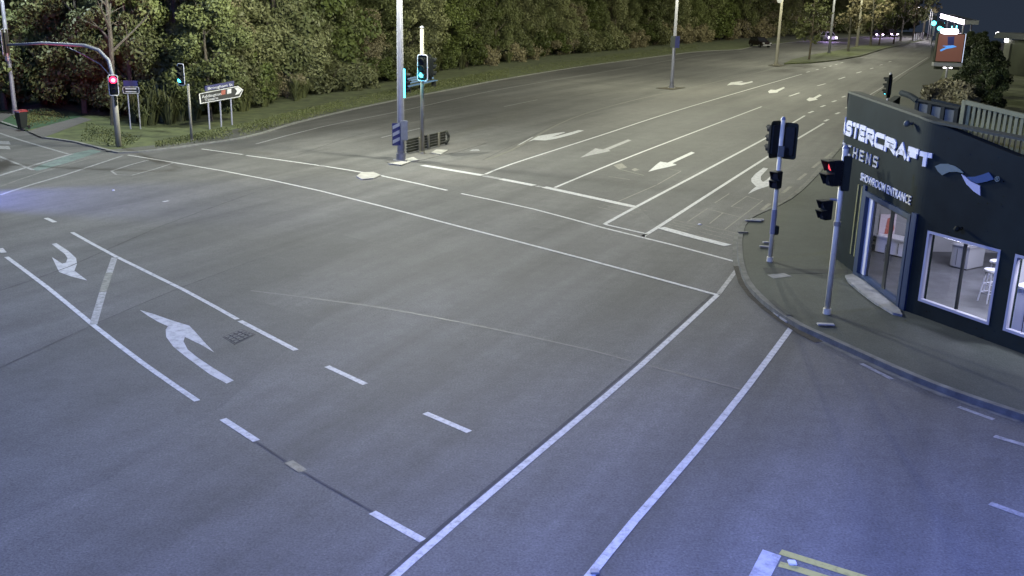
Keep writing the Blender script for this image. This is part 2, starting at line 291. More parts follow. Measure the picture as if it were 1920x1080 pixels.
# asphalt patches and seams (2 mm proud of the road)
for px, m in (([(-60, 715), (60, 668), (180, 606), (330, 542), (480, 486), (640, 440), (700, 455), (560, 520), (470, 560), (600, 600), (420, 760), (200, 900), (-60, 1010)], 'patch'),
              ([(905, 330), (1035, 353), (1420, 202), (1300, 198)], 'patch'), ([(1045, 353), (1185, 386), (1500, 217), (1430, 202)], 'patch'), ([(1196, 388), (1232, 422), (1540, 231), (1512, 218)], 'patch'),
              ([(700, 340), (905, 290), (1200, 192), (1435, 133), (1500, 130), (1290, 198), (940, 310), (860, 350)], 'patch2')):
    sheet('asphalt_patch', px, .002, M_[m], road)
line([(470, 545), (700, 575), (900, 612), (1100, 655), (1200, 682), (1400, 733)], .05, 'seampale', 'asphalt_seam', .0035)
for px in ([(-5, 692), (180, 607), (330, 543), (480, 487)], [(0, 545), (130, 500), (300, 425), (480, 360)], [(560, 290), (700, 245), (900, 200)], [(560, 300), (640, 320), (690, 330)], 
           [(480, 828), (560, 880), (700, 960)], [(905, 300), (1070, 222), (1180, 191), (1335, 156), (1435, 132)]):
    line(px, .035, 'seamline', 'asphalt_seam', .0036)
# lines of the main road
WD = .115
line([(910, 327), (960, 307.5), (1120, 256), (1294, 200), (1504, 139)], WD)
line([(1040, 352), (1202, 286), (1428, 200)], WD)
line([(1134, 421), (1191, 389), (1440, 257), (1509, 217)], .13)
line([(1213, 439), (1237, 424), (1440, 294), (1545, 231)], .13)
line([(1134, 421), (1213, 439)], .11)
line([(480, 270), (605, 237.5), (755, 207.5), (855, 185), (955, 164.5), (1160, 130), (1280, 109), (1340, 100), (1390, 97)], .12, 'faded', 'edge_line')
line([(910, 299), (960, 281), (1070, 222.5), (1180, 190), (1272, 170), (1335, 155.5), (1435, 132.5), (1480, 122)], .14, 'thin', 'median_edge_line')
line([(1627.5, 180), (1661, 159.5), (1676, 147.5), (1710, 126), (1740, 107.5)], .13, 'faded', 'edge_line'); line([(1627.5, 180), (1631, 187)], .13, 'faded', 'edge_line')
for a, b in (((715, 258), (790, 240)), ((945, 200), (1008, 187))): line([a, b], .11, 'faded', 'lane_dash')
for a, b in (((1480, 180.5), (1499, 174)), ((1532.5, 161), (1548, 157)), ((1572, 148.7), (1584.5, 144.5)), ((1606, 137), (1615, 134.5)), ((1631, 129.5), (1637.5, 127.5)), ((1649.5, 122.3), (1655, 120.8)), ((1666, 116.5), (1671, 115)),
             ((1516, 212), (1525, 208.5)), ((1539, 200.5), (1547, 197.5)), ((1560, 191.3), (1568, 188.5)), ((1579, 182.5), (1585, 180)), ((1595.5, 175), (1601, 173)),
             ((1546, 227.5), (1553, 224)), ((1567, 214), (1574, 211)), ((1586, 203), (1592, 200)), ((1512, 135.7), (1518, 134.2)), ((1530, 131), (1535, 129.8)), ((1543.5, 127.7), (1548.5, 126.4)), ((1555, 124.6), (1559, 123.5)), ((1566, 121.4), (1570, 120.3)), ((1576.5, 118), (1581, 117))):
    line([a, b], .17, 'white', 'lane_dash')
for x, y in ((1591, 259), (1555, 291), (1531, 309), (1504, 331.5), (1475, 356), (1436, 388)): line([(x-7.5, y+6), (x+7.5, y-6)], .13, 'thin', 'edge_dash')
line([(792, 310), (905, 329)], .30, 'white', 'stop_line'); line([(908, 330), (940, 336)], .28, 'faded', 'stop_line'); line([(940, 336), (1002, 348)], .30, 'white', 'stop_line'); line([(1006, 349), (1016, 351)], .2, 'faded', 'stop_line'); line([(1020, 351), (1190, 388)], .30, 'white', 'stop_line')
line([(1239, 427), (1300, 444), (1365, 460.5)], .32, 'white', 'stop_line')
for k in range(4): line([(1236+k*7-4, 420-k*3.2), (1292+k*7, 434-k*3.4)], .05, 'thin', 'rubbed_out_line')
for k in range(4): line([(1305+k*6, 440-k*5.5), (1376+k*5, 458-k*6)], .05, 'thin', 'rubbed_out_line')
for k in range(3): line([(1120+k*12, 388-k*4), (1185+k*14, 404-k*4)], .05, 'thin', 'rubbed_out_line')
line([(240, 291), (420, 321), (600, 358), (850, 422), (1100, 487), (1345, 553.5)], .115, 'white', 'crossing_line')
line([(378, 279.5), (455, 290)], .12, 'white', 'crossing_line'); line([(462, 291.5), (590, 309), (712, 329), (838, 357)], .13, 'white', 'crossing_line'); line([(865, 363), (1000, 392), (1130, 427), (1260, 459), (1385, 492.5)], .11, 'white', 'crossing_line')
line([(735, 1085), (860, 975), (1060, 806), (1200, 687), (1345, 553.5)], .115, 'white', 'crossing_line'); line([(719, 1085), (846, 972), (1048, 803), (1189, 684), (1334, 553)], .05, 'seamline', 'old_line_edge', .0038); line([(1098, 1090), (1190, 976), (1300, 850), (1400, 727), (1490, 606)], .12, 'white', 'crossing_line'); line([(1347, 552), (1388, 497)], .11, 'faded', 'crossing_line')
# lines of the cross road
line([(12, 482), (90, 540), (174, 609), (270, 683), (370, 752)], .105); line([(0, 466), (7, 474)], .14)
line([(135, 436), (215, 480), (345, 544), (445, 599)], .105); line([(450, 602), (555, 657)], .115)
line([(215, 483), (205, 512)], .15, 'faded', 'worn_cross_line'); line([(205, 512), (193, 548)], .16, 'thin', 'worn_cross_line'); line([(193, 548), (175, 609)], .15, 'faded', 'worn_cross_line')
for a, b, q in (((613, 687), (685, 720.5), .115), ((797, 774.5), (880, 810), .12), ((698, 961), (793, 1014), .12), ((418, 786), (481, 827), .12), ((86, 409), (103, 417), .13), ((306, 378.5), (316, 376.5), .12)): line([a, b], q, 'white', 'lane_dash')
line([(541, 866), (568, 884)], .14, 'thin', 'lane_dash')
line([(0, 366), (60, 346), (125, 327), (230, 292)], .12, 'faded', 'crossing_line'); line([(0, 350), (75, 324), (150, 302), (195, 289)], .09, 'thin', 'crossing_line'); line([(-6, 331), (50, 314), (95, 300.5), (136, 288.5)], .16, 'faded', 'stop_line')
line([(-6, 291), (0, 294), (62, 319)], .13, 'faded'); line([(-6, 248), (0, 250), (42, 264), (128, 289)], .14, 'faded')
line([(279, 300), (209, 321), (247, 329), (325, 306)], .09, 'faded', 'box_line')
mark([(61, 316), (85, 306), (140, 287), (172, 280), (190, 284), (120, 307), (68, 321)], 'green', 'cycle_box', .003)
for k in range(2): mark([(-5, 264+k*9), (17, 265+k*9), (20, 271+k*9), (-5, 270+k*9)], 'faded', 'lane_arrow')
A_ = lambda pts, ox, oy, s: [(ox+x/s, oy+y/s) for x, y in pts]
mark(A_([(290, 172), (318, 168), (385, 212), (428, 252), (433, 285), (418, 322), (490, 377), (400, 355), (333, 330), (292, 246), (350, 283), (372, 276), (380, 252), (366, 230)], 0, 400, 3), label='turning arrow at the near end of the bay')
mark(A_([(787, 544), (870, 568), (960, 600), (1065, 632), (1100, 668), (1150, 725), (1205, 782), (1130, 738), (1040, 695), (1032, 720), (1055, 765), (1110, 810), (1200, 870), (1315, 940), (1275, 957), (1180, 905), (1050, 810), (975, 750), (935, 695), (932, 655), (945, 635), (890, 610), (830, 575)], 0, 400, 3), label='large turning arrow beside the manhole')
mark(A_([(35, 292), (150, 228), (240, 212), (385, 190), (400, 193), (300, 226), (340, 220), (500, 176), (540, 179), (440, 212), (330, 240), (250, 253), (160, 250)], 960, 200, 4), 'white', label='turning arrow nearest the median')
mark(A_([(512, 382), (605, 325), (625, 312), (682, 321), (868, 246), (897, 252), (722, 325), (740, 332), (690, 343), (600, 362)], 960, 200, 4), 'faded', label='worn straight ahead arrow')
mark(A_([(1022, 488), (1085, 432), (1112, 412), (1168, 420), (1345, 338), (1372, 346), (1203, 424), (1236, 436), (1160, 455), (1090, 470)], 960, 200, 4), 'white', label='bright straight ahead arrow behind the stop line')
mark(A_([(1190, 228), (1235, 235), (1165, 310), (1165, 345), (1185, 365), (1215, 350), (1258, 312), (1240, 405), (1130, 440), (1040, 482), (1075, 445), (1120, 410), (1075, 365), (1072, 335), (1110, 290)], 1200, 270, 5.143), 'arrow', label='turning arrow in the kerb lane')
mark(A_([(1612, 640), (1640, 618), (1720, 608), (1735, 614), (1700, 622), (1760, 618), (1800, 608), (1808, 616), (1720, 638), (1660, 634)], 960, 0, 4), 'white'); mark(A_([(0, 685), (20, 672), (60, 675), (118, 652), (127, 660), (80, 684), (70, 694), (10, 699)], 1440, 0, 4), 'white'); mark(A_([(288, 748), (310, 732), (340, 733), (385, 708), (404, 714), (360, 739), (374, 747), (310, 759)], 1440, 0, 4), 'white')
mark([(1430, 1030), (1465, 1042), (1438, 1095), (1396, 1095)], 'arrow', 'white_bar'); line([(1463, 1035), (1530, 1056), (1640, 1090)], .13, 'yellow', 'yellow_line'); line([(1461, 1058), (1500, 1069), (1580, 1094)], .13, 'yellow', 'yellow_line')
MB().box(at(1485, 1057)+Vector((0, 0, .015)), (.1, .1, .03)).build('road_stud', M_['border'], road, .008); MB().box(at(1115, 1074)+Vector((0, 0, .018)), (.1, .1, .03)).build('road_stud', M_['grey'], road, .008)
MB().ball(at(1312, 421)+Vector((0, 0, .0)), .06, sc=(1, 1, .5)).build('road_stud', M_['border'], road); MB().ball(at(213, 357), .05, sc=(1, 1, .5)).build('road_stud', M_['border'], road)
for a, b in (((1615, 682), (1672, 711)), ((1702, 712), (1770, 744)), ((1797, 763), (1863, 787)), ((1864, 818), (1925, 836)), ((1856, 944), (1930, 971))): line([a, b], .10 if a[1] < 770 else .12, 'thin' if a[0] == 1702 else 'faded', 'lane_dash')
# cut lines of the vehicle detector loops
LQ = lambda *p: [(1200+x/5.143, 270+y/5.143) for x, y in p]
for px in (LQ((460, 750), (650, 625)), LQ((720, 570), (860, 480)), LQ((670, 770), (800, 665)), LQ((815, 828), (1185, 545)), LQ((880, 605), (1030, 505)), LQ((880, 605), (985, 622)), LQ((790, 662), (965, 706)), LQ((1030, 505), (1150, 540)), LQ((650, 625), (800, 665)), [(1160, 377.5), (1230, 347.5)], [(1232, 346.5), (1277, 321)], [(1160, 317), (1207, 329)], [(1141, 331), (1181, 337)], [(1255, 317), (1277, 321)]):
    line(px, .04, 'loopline', 'detector_loop')
for px in ([(1150, 310), (1166, 306), (1176, 314), (1160, 317)], [(1184, 318), (1190, 315), (1199, 318), (1190, 321)]): mark(px, 'thin', 'paint_spill', .0042)
mark([(886, 280), (897, 279.5), (900, 283), (880, 283)], 'faded', 'paint_spill', .0042)
# manhole in the turning bay: frame and checker lid pieces
MC = [at(*p) for p in ((420, 632), (452, 618.5), (476, 628), (441, 645))]
mq = lambda u, v, z: tuple((MC[0]*(1-u)+MC[1]*u)*(1-v)+(MC[3]*(1-u)+MC[2]*u)*v+Vector((0, 0, z)))
mo = MB().prism([mq(u, v, 0)[:2] for u, v in ((-.05, -.05), (1.05, -.05), (1.05, 1.05), (-.05, 1.05))], -.002, .006).build('manhole_cover', M_['seamline'], road)
for i in range(4):
    for j in range(4):
        MB().prism([mq((i+a)/4, (j+b)/4, 0)[:2] for a, b in ((.13, .13), (.87, .13), (.87, .87), (.13, .87))], .004, .012).build('cover_plate', M_['patch' if (i+j) % 3 else 'road'], mo)
# kerbs, gutters, footpaths, verges
def kerb(name, px, z, wd, m, label, h0=-.02):
    L, F = ribbon(dense(px), wd, z); n = len(L)//2; mb = MB(); mb.add(L, F); mb.add([(x, y, h0) for x, y, _ in L], F)
    for i in range(n-1):
        for o in (0, n): mb.add([L[o+i], L[o+i+1], (L[o+i+1][0], L[o+i+1][1], h0), (L[o+i][0], L[o+i][1], h0)], [(0, 1, 2, 3)])
    o = mb.build(name, M_[m]); return tag(o, label, None, None, 'structure')
corner_px = KERB_NEAR[6:]
near_pts = dense(KERB_NEAR[3:]+[(2080, 838)])
foot = near_pts+[E1+Vector((14, -9, 0)), E1+Vector((30, 5, 0)), Vector((70, 60, 0)), Vector((70, 105, 0)), at(1758, 112)]
fp = slab('footpath', [(p.x, p.y, .10) for p in foot], -.02, .10, M_['path'], None, 'structure', 'greenish grey asphalt footpath wrapping the shop corner')
kerb('kerb', KERB_NEAR[3:]+[(2080, 838)], .113, .13, 'kerb', 'worn concrete kerb curving round the shop corner')
def offs(px, d):
    P = [at(*p) for p in px]; out = []
    for i, p in enumerate(P):
        t = (P[min(i+1, len(P)-1)]-P[max(i-1, 0)]).normalized(); out.append(Vector((p.x-t.y*d, p.y+t.x*d, 0)))
    return out
def gutter(px, wd, d, z, m, name, label):
    pts = offs(px, d); mb = MB(); mb.add(*ribbon(pts, wd, z)); o = mb.build(name, M_[m]);
    if o.data.polygons[0].normal.z < 0: o.data.flip_normals()
    return tag(o, label, None, None, 'structure')
gutter(corner_px, .13, -.13, .006, 'kerb', 'gutter', 'pale concrete gutter channel at the foot of the corner kerb')
# dirt caught in the gutter and broken kerb stone
g2 = [(1391, 500), (1402, 532), (1420, 556), (1446, 579), (1476, 601), (1510, 623), (1545, 641)]
o = MB(); o.add(*ribbon(offs(g2, -.12), .20, .010)); o = o.build('gutter_dirt', M_['dirt'], fp)
if o.data.polygons[0].normal.z < 0: o.data.flip_normals()
for a_, b_ in (((1441, 577), (1462, 595)), ((1463, 596), (1478, 606))):
    p = at(*a_); q = at(*b_); d = q-p; MB().box((p+q)/2+Vector((0, 0, .02)), (d.length*.96, .09, .05), math.atan2(d.y, d.x)).build('kerb_stone', M_['pale'], fp, .012)
line([(1445, 573), (1458, 585), (1470, 594), (1479, 601)], .13, 'darkgrey', 'broken_kerb_hole', .1275)
for x, y, l in ((1412, 414, .5), (1420, 412, .4), (1393, 436, .3), (1436, 463, .35), (1440, 455, .3), (1548, 609, .35)):
    MB().box(at(x, y, .12)+Vector((0, 0, .012)), (l, .13, .03), random.uniform(-.2, .2)).build('paving_edge', M_['pale'] if x > 1405 else M_['kerb'], fp, .01)
sheet('dark_strip', [(1430, 502), (1500, 504), (1590, 505), (1590, 513), (1500, 513), (1436, 512)], .104, M_['darkgrey'], fp)  # thin strip across the footpath, darker than the asphalt around it
sheet('scuffed_paving', [(1438, 515), (1470, 512), (1485, 518), (1450, 522)], .1045, M_['conc'], fp)
# far verge
back = [at(1735, 61)+AX*2-AN*160, at(300, 283)-AN*160, at(0, 229)-AN*120]
vpts = dense(KERB_FAR)
verge = slab('grass_verge', [(p.x, p.y, .05) for p in vpts+[vpts[-1]-AN*60, at(655, 207)-AN*60, at(-120, 200), at(0, 229), at(48, 245)]], -.025, .05, M_['grass'], None, 'structure', 'rough grass verge between the far kerb and the wood')
kerb('kerb', KERB_FAR, .058, .17, 'conc', 'pale kerb along the far grass verge')
sheet('footpath', [(190, 282), (235, 284), (290, 280), (374, 269), (447, 258), (520, 239), (600, 217), (655, 203), (640, 200), (560, 216), (480, 232), (440, 242), (360, 262), (290, 272), (245, 277)], .054, M_['vpath'], verge)
lawn = slab('lawn', [(0, 229), (48, 244), (140, 223), (160, 214), (60, 190), (-60, 196), (-90, 212)], -.025, .056, M_['lawn'], None, 'structure', 'dark green lawn around the wheelie bin')
kerb('kerb', [(-40, 216), (0, 229), (48, 245)], .062, .16, 'conc', 'short kerb beside the bin lawn')
sheet('driveway', [(52, 246), (80, 258), (100, 251), (145, 234), (172, 224), (150, 219), (100, 232)], .0605, M_['patch2'], verge)
sheet('front_path', [(-20, 222), (0, 229), (20, 217), (60, 206), (110, 192), (95, 189), (40, 201), (0, 212)], .0645, M_['patch2'], lawn)
# planted median further along, concrete pads of the traffic island
slab('median', [(1470, 119), (1519, 117), (1567, 112.5), (1614, 104.5), (1661, 90), (1699, 82), (1732, 74.5), (1717, 73.5), (1680, 78), (1642, 81), (1605, 87), (1567, 95), (1530, 101), (1485, 111)], -.02, .12, M_['grass'], None, 'structure', 'grassed median with a row of thin trees')
kerb('kerb', [(1475, 118.5), (1519, 117.3), (1567, 112.8), (1614, 104.8), (1661, 90.3), (1699, 82.3)], .14, .2, 'kerb', 'kerb of the planted median')
isl = slab('traffic_island', [(722, 303), (742, 296), (850, 270), (905, 258), (912, 268), (860, 284), (790, 300), (740, 308)], -.02, .012, M_['patch2'], None, 'structure', 'low asphalt island around the two tall poles')
for px in ([(728, 306), (752, 302), (770, 303), (752, 309)], [(757, 299), (775, 294), (785, 300), (766, 303)], [(808, 286), (818, 280), (840, 281), (826, 289)]): slab('concrete_pad', px, .0, .05, M_['pale'], isl)
slab('refuge_nose', [(668, 330), (678, 323), (700, 322), (714, 328), (700, 334), (678, 336)], -.01, .035, M_['pale'], isl)
slab('pole_base_ground', [(1230, 165), (1256, 162), (1285, 164), (1262, 168)], -.02, .03, M_['dirt'], isl); slab('pole_base_ground', [(1440, 122), (1455, 119), (1472, 123), (1455, 125)], -.02, .03, M_['dirt'], isl)

# ------------------------------------------------------------------ street lamps
Z = Vector((0, 0, 1))
def street_lamp(base, hgt, arms, label, col=WARM, power=0, r0=.105, r1=.055, m='steel', group='street lamps along the main road', head=.75, cone=None):
    t = thing('street_lamp', base, 0, label, 'street lamp', group)
    MB().tube([(0, 0, 0), (0, 0, .5), (0, 0, hgt)], [r0, r0*.97, r1], 14).build('pole', M_[m], t, smooth=True)
    MB().tube([(0, 0, 0), (0, 0, .04)], r0*2.1, 14).tube([(0, 0, .04), (0, 0, .3)], r0*1.25, 14).build('base_plate', M_[m], t)
    for d, ln in arms:
        d = Vector(d).normalized(); tip = d*ln+Z*(hgt+.25)
        MB().tube([Z*(hgt-.15), Z*(hgt)+d*.3, tip-d*.3, tip], .04, 8).build('arm', M_[m], t, smooth=True)
        h = MB().box(tip+d*head*.3, (head, .28, .10), math.atan2(d.y, d.x)).build('luminaire', M_['lamphead'], t, .03)
        MB().box(tip+d*head*.3-Z*.06, (head*.7, .2, .03), math.atan2(d.y, d.x)).build('lens', M_['lampon'], h)
        if power and cone: spot(tip+d*head*.3-Z*.14, power, col, (0, 0, -1), cone, .75, .25, parent=t)
        elif power: road_lantern(tip+d*head*.3-Z*.14, power, col, t)
    return t
ACR = AN
b1 = at(752, 301); l1 = street_lamp(b1, 10.5, [(ACR, 2.2), (-ACR, 2.2)], 'tall grey lamp pole on the island beside the striped hazard board', (.96, .98, .86), 27000, .16, .09)
for k in (1,):
    c = MB().box((.13, -.10, 1.25), (.30, .16, .8), .4).build('cabinet', M_['grey'], l1, .01)
hb = MB().box((-.16, -.20, 1.1), (.34, .03, .9), .35).build('hazard_board', M_['bluesign'], l1)
for k in range(3): MB().extr([(-.15, -.36+k*.29), (.15, -.22+k*.29), (.15, -.08+k*.29), (-.15, -.22+k*.29)], (-.16, -.22, 1.08), Vector((math.cos(.35), math.sin(.35), 0)), Z, Vector((math.sin(.35), -math.cos(.35), 0)), .006).build('stripe', M_['letter2'], hb)
b2 = at(1259, 165); l2 = street_lamp(b2, 11, [(ACR, 2), (-ACR, 2)], 'grey lamp pole with a small blue plate in the flush median', WARM, 19000, .15, .09)
for sx_, mm in ((-.16, 'panelgrey'), (.2, 'bluesign')): MB().box((sx_, -.18, 3.6), (.36, .04, .9)).build('plate', M_[mm], l2)
b3 = at(1455, 122); l3 = street_lamp(b3, 11.5, [(ACR, 2), (-ACR, 2)], 'pale lamp pole standing on a dark dirt pad before the planted median', WARM, 13000, .19, .11, 'cream')
MB().disc((-.3, -.15, 7.2), (0, -1, 0), .32, 16, .03).build('round_sign', M_['signwhite'], l3)
street_lamp(at(1554, 101), 12, [(ACR, 2), (-ACR, 2)], 'slim lamp pole among the median trees', WARM, 14000, .2, .12)
street_lamp(at(1606, 89), 12.5, [(ACR, 2), (-ACR, 2)], 'second slim lamp pole among the median trees', WARM, 14000, .24, .14, 'cream')
l6 = street_lamp(at(29, 216), 10.5, [((.8, -.9, 0), 2.5)], 'thin dark lamp pole behind the wheelie bin', (.80, .92, 1.), 20000, .12, .07)
for k, (a_, c_, e_) in enumerate(((1739, 74, 17), (1743, 70, 22), (1750, 68, 27))):
    p = at(a_, c_)
    street_lamp(Vector((p.x, p.y, .1)), height(p, e_), [(-ACR, 2.4)], 'distant lit street lamp at the edge of the service station', (1., .95, .95), 9000 if k < 2 else 0, .14, .09, head=1.6, group='distant lit street lamps')
# the camera's own pole carries a cool white lamp over the near junction
cp = Vector((-1.6, -1.2, 0)); street_lamp(cp, 10.6, [((.35, 1, 0), 4.0)], 'lamp pole the view is taken from', COOL, 14000, .16, .09)
street_lamp(Vector((-13.5, 12.5, 0)), 10.6, [((.9, .25, 0), 3.0)], 'lamp pole on the near footpath corner', (.22, .34, 1.), 22000, .14, .08)
street_lamp(Vector((8.2, -.3, .1)), 10.4, [((-.5, .86, 0), 3.0)], 'lamp pole on the near footpath opposite the shop', COOL, 24000, .14, .08, cone=132)
# headlights of a vehicle waiting just past the frame on the cross road
hl = at(-75, 372); spot((hl.x-3.6, hl.y-.4, .75), 15000, (.17, .21, 1.), (1, .10, -.17), 46, .8, .12, 'headlight_beam')

# ------------------------------------------------------------------ traffic signals
def dirv(a): return Vector((math.cos(a), math.sin(a), 0))
def rrect(wd, hg, r, n=4):
    out = []
    for cx, cy, a0 in ((wd/2-r, hg/2-r, 0), (-wd/2+r, hg/2-r, PI/2), (-wd/2+r, -hg/2+r, PI), (wd/2-r, -hg/2+r, 1.5*PI)):
        out += [(cx+r*math.cos(a0+PI/2*i/n), cy+r*math.sin(a0+PI/2*i/n)) for i in range(n+1)]
    return out
def signal_head(parent, pos, ang, lit=None, n=3, board=True, border=True, s=1., litm=None, lensr=.10, bw=.5, hood=False):
    f = dirv(ang); sd = dirv(ang+PI/2); pos = Vector(pos); hh = .30*n*s
    hd = MB().extr(rrect(.30*s, hh, .05*s), pos-f*.1*s, sd, Z, f, .2*s).build('signal_head', M_['black'], parent)
    if board:
        MB().extr(rrect(bw*s, hh+.26*s, .09*s), pos-f*.03*s, sd, Z, f, .02*s).build('backing_board', M_['board'], hd)
        if border:
            R = rrect((bw-.03)*s, hh+.23*s, .09*s); mb = MB(); mb.tube([pos+f*.0*s+sd*x+Z*y for x, y in R+[R[0], R[1]]], .024*s, 6, False); mb.build('border', M_['border'], hd)
    for k in range(n):
        c = pos+Z*(hh/2-.15*s-k*.30*s)+f*.1*s; on = lit == k
        MB().disc(c, f, lensr*s*(2.0 if on and k == 0 and not litm else 1), 18, .012).build('lens', M_[{0: 'red', 1: 'dlens', 2: 'cy'}[k] if on and not litm else (litm if on else 'dlens')], hd)
        if on and not litm: MB().ball(tuple(c+f*.03*s), lensr*(1.25 if k == 0 else 1.15)*s, 12, 8).build('lamp_core', M_['redc' if k == 0 else 'cyc'], hd)
        if hood:
            mb = MB().box(c+Z*.135*s+f*.10*s, (.28*s, .21*s, .015), ang-PI/2)
            for q in (-1, 1): mb.extr([(0, -.12*s), (0, .13*s), (.20*s, .13*s), (.07*s, -.12*s)], c+sd*q*.135*s-sd*.006, f, Z, sd, .012)
            mb.build('visor', M_['black'], hd); continue
        mb = MB(); N = 12; vs = []; fs = []
        for r_ in (.125*s, .133*s):
            for i in range(N+1):
                q = -PI*.18+i*(PI*1.36)/N; ln = .20*s if .1*PI < q < .9*PI else .12*s
                vs += [c+(sd*math.cos(q)+Z*math.sin(q))*r_, c+(sd*math.cos(q)+Z*math.sin(q))*r_+f*ln]
        for o_ in (0, 2*(N+1)): fs += [(o_+2*i, o_+2*i+1, o_+2*i+3, o_+2*i+2) for i in range(N)]
        fs += [(2*i+1, 2*(N+1)+2*i+1, 2*(N+1)+2*i+3, 2*i+3) for i in range(N)]
        mb.add(vs, fs).build('visor', M_['black'], hd)
    return hd
def signal_post(base, top, label, m='cream', r=.06, cap=True):
    t = thing('traffic_signal', base, 0, label, 'traffic light', 'traffic signals at the crossroads')
    MB().tube([(0, 0, 0), (0, 0, top)], [r, r*.92], 14).build('post', M_[m], t, smooth=True)
    MB().tube([(0, 0, 0), (0, 0, .12)], r*1.35, 14).build('base_collar', M_[m], t)
    if cap: MB().tube([(0, 0, top), (0, 0, top+.07)], [r*1.15, r*.6], 12).build('cap', M_['grey'], t)
    return t
def cam_ang(b): return math.atan2(-b.y, -b.x)
# red signal on the mast-arm pole across the junction
b = at(223, 277); H0 = height(b, 88); ts = thing('traffic_signal', b, 0, 'mast arm traffic light showing red beside the two post sign', 'traffic light', 'traffic signals at the crossroads')
armd = (at(10, 215)-b); armd.z = 0; d_ = armd.normalized()
def photo_px(p):
    v = np.array(p)-[0, 0, CAMH]; return 960+960*FOC*(v@_r2)/(v@_f), 540-960*FOC*(v@_u2)/(v@_f)
dl = Vector((-.93, .1, 0)).normalized(); al = next(a_ for a_ in np.arange(7, 2, -.02) if photo_px(b+dl*float(a_)+Z*H0)[0] > 9.5); al = float(al)
MB().tube([(0, 0, 0), (0, 0, 2.6)], [.125, .115], 16).build('post', M_['cream'], ts, smooth=True)
dl = Vector((-.93, .1, 0)).normalized()
MB().tube([(0, 0, 2.6), (0, 0, H0-1.2), dl*.12+Z*(H0-.55), dl*.5+Z*(H0-.15), dl*1.1+Z*(H0+.03), dl*3+Z*(H0+.08), dl*al+Z*(H0-.05)], [.085, .08, .078, .075, .07, .06, .05], 10).build('mast_arm', M_['grey'], ts, smooth=True)
MB().tube([(0, 0, H0-1.3), dl*.5+Z*(H0-.72), dl*1.2+Z*(H0-.35), dl*2.0+Z*(H0-.02)], .022, 8).build('brace', M_['grey'], ts, smooth=True)
ah = signal_head(ts, dl*al+Z*(H0+.05), PI*.98, None, 3, True, True, .95)
MB().box(dl*al+Z*(H0-.03), (.1, .1, 1.35)).build('hanger', M_['grey'], ts)
zr = (height(b, 140)+height(b, 178))/2
ca = cam_ang(b)
signal_head(ts, dirv(ca)*.22+Z*zr, ca+.05, 0, 3, True, True, .74, bw=.52)
for k, y in enumerate((184, 193)): MB().box(dirv(ca)*.13+dirv(ca+PI/2)*.04+Z*height(b, y), (.1, .12, .2), ca).build('push_button', M_['board'], ts, .02)
pl = spot(dirv(ca)*-.2+dirv(ca-PI/2)*.35+Z*(zr+.15), 1000, (1., .10, .22), -dirv(ca)+Z*.1+dirv(ca-PI/2)*.5+Z*.35, 100, .6, .12, 'signal_glow', ts)
# green signal between the red one and the direction sign
b = at(360, 266); zt = height(b, 160); ts2 = signal_post(b, zt, 'slim post traffic light showing green before the direction sign')
ca = cam_ang(b); fa = ca-.75
signal_head(ts2, dirv(ca+PI/2)*.27*-1+Z*((height(b, 122)+zt)/2+.03), fa, 2, 3, True, True, .82, bw=.46)
# tall post on the island with green light
b = at(792, 289); ztop = height(b, 52); ts3 = signal_post(b, ztop, 'tall cream post traffic light showing green above the island barrier', 'cream', .085)
ca = cam_ang(b); zc = (height(b, 102)+height(b, 151))/2; fa = ca-.42
signal_head(ts3, dirv(ca)*.28-dirv(ca+PI/2)*-.02+Z*zc, fa, 2, 3, True, True, .94, bw=.50)
signal_head(ts3, dirv(ca+PI/2)*.34+Z*(zc+.02), ca+2.0, None, 3, True, False, .9, bw=.42)
MB().tube([dirv(ca)*.2+Z*zc, dirv(ca+PI/2)*.34+Z*zc], .03, 8).build('bracket', M_['grey'], ts3)
point(dirv(fa)*.7+Z*(zc-.3), 30, (.1, .7, 1.), .1, 'signal_glow', ts3)
# signal clamped behind the lamp pole
b = b1; ca = cam_ang(b); zc = (height(b, 126)+height(b, 186))/2
ts4 = thing('traffic_signal', b, 0, 'narrow green lit signal peeping out behind the tall grey lamp pole', 'traffic light', 'traffic signals at the crossroads')
sg = signal_head(ts4, dirv(ca+PI/2)*.17-dirv(ca)*.12+Z*zc, ca+1.25, None, 3, True, False, .9, bw=.4)
MB().box(dirv(ca+PI/2)*.155+dirv(ca)*.02+Z*zc, (.05, .09, height(b, 128)-height(b, 182)), ca).build('reflection_strip', M_['cyc'], sg)  # glowing strip stands in for the green lens's reflection beside the pole
# two posts on the shop corner
b = at(1443, 490, .1); zt = height(b, 232); t5 = signal_post(b, zt, 'grey signal post with two dark backing boards on the kerb of the shop corner', 'postpale', .06)
ca = cam_ang(b)
signal_head(t5, -dirv(ca+PI/2)*-.22-dirv(ca)*.06+Z*((height(b, 237)+height(b, 306))/2), ca+PI-.35, None, 3, True, False, .78, bw=.47)
signal_head(t5, dirv(ca+PI/2)*-.17+Z*((height(b, 240)+height(b, 302))/2+.02), ca-2.35, None, 3, True, False, .8, bw=.40)
signal_head(t5, dirv(ca)*.10+dirv(ca-PI/2)*.02+Z*(height(b, 343)), ca-.45, None, 2, False, False, .74, hood=True)
MB().box(dirv(ca+PI/2)*.02+dirv(ca)*.12+Z*height(b, 290), (.08, .14, .26), ca).build('label_plate', M_['wall'], t5)
MB().box(dirv(ca+PI/2)*.09+Z*height(b, 438), (.09, .13, .24), ca).build('push_button', M_['board'], t5, .02); MB().tube([(0, 0, height(b, 445)), (0, 0, height(b, 400))], .072, 12).build('blue_band', M_['steel'], t5)
b = at(1550, 588, .1); zt = height(b, 287); t6 = signal_post(b, zt, 'cream signal post with a red pedestrian light by the shop entrance', 'postpale', .062)
ca = cam_ang(b); fl = ca-.75
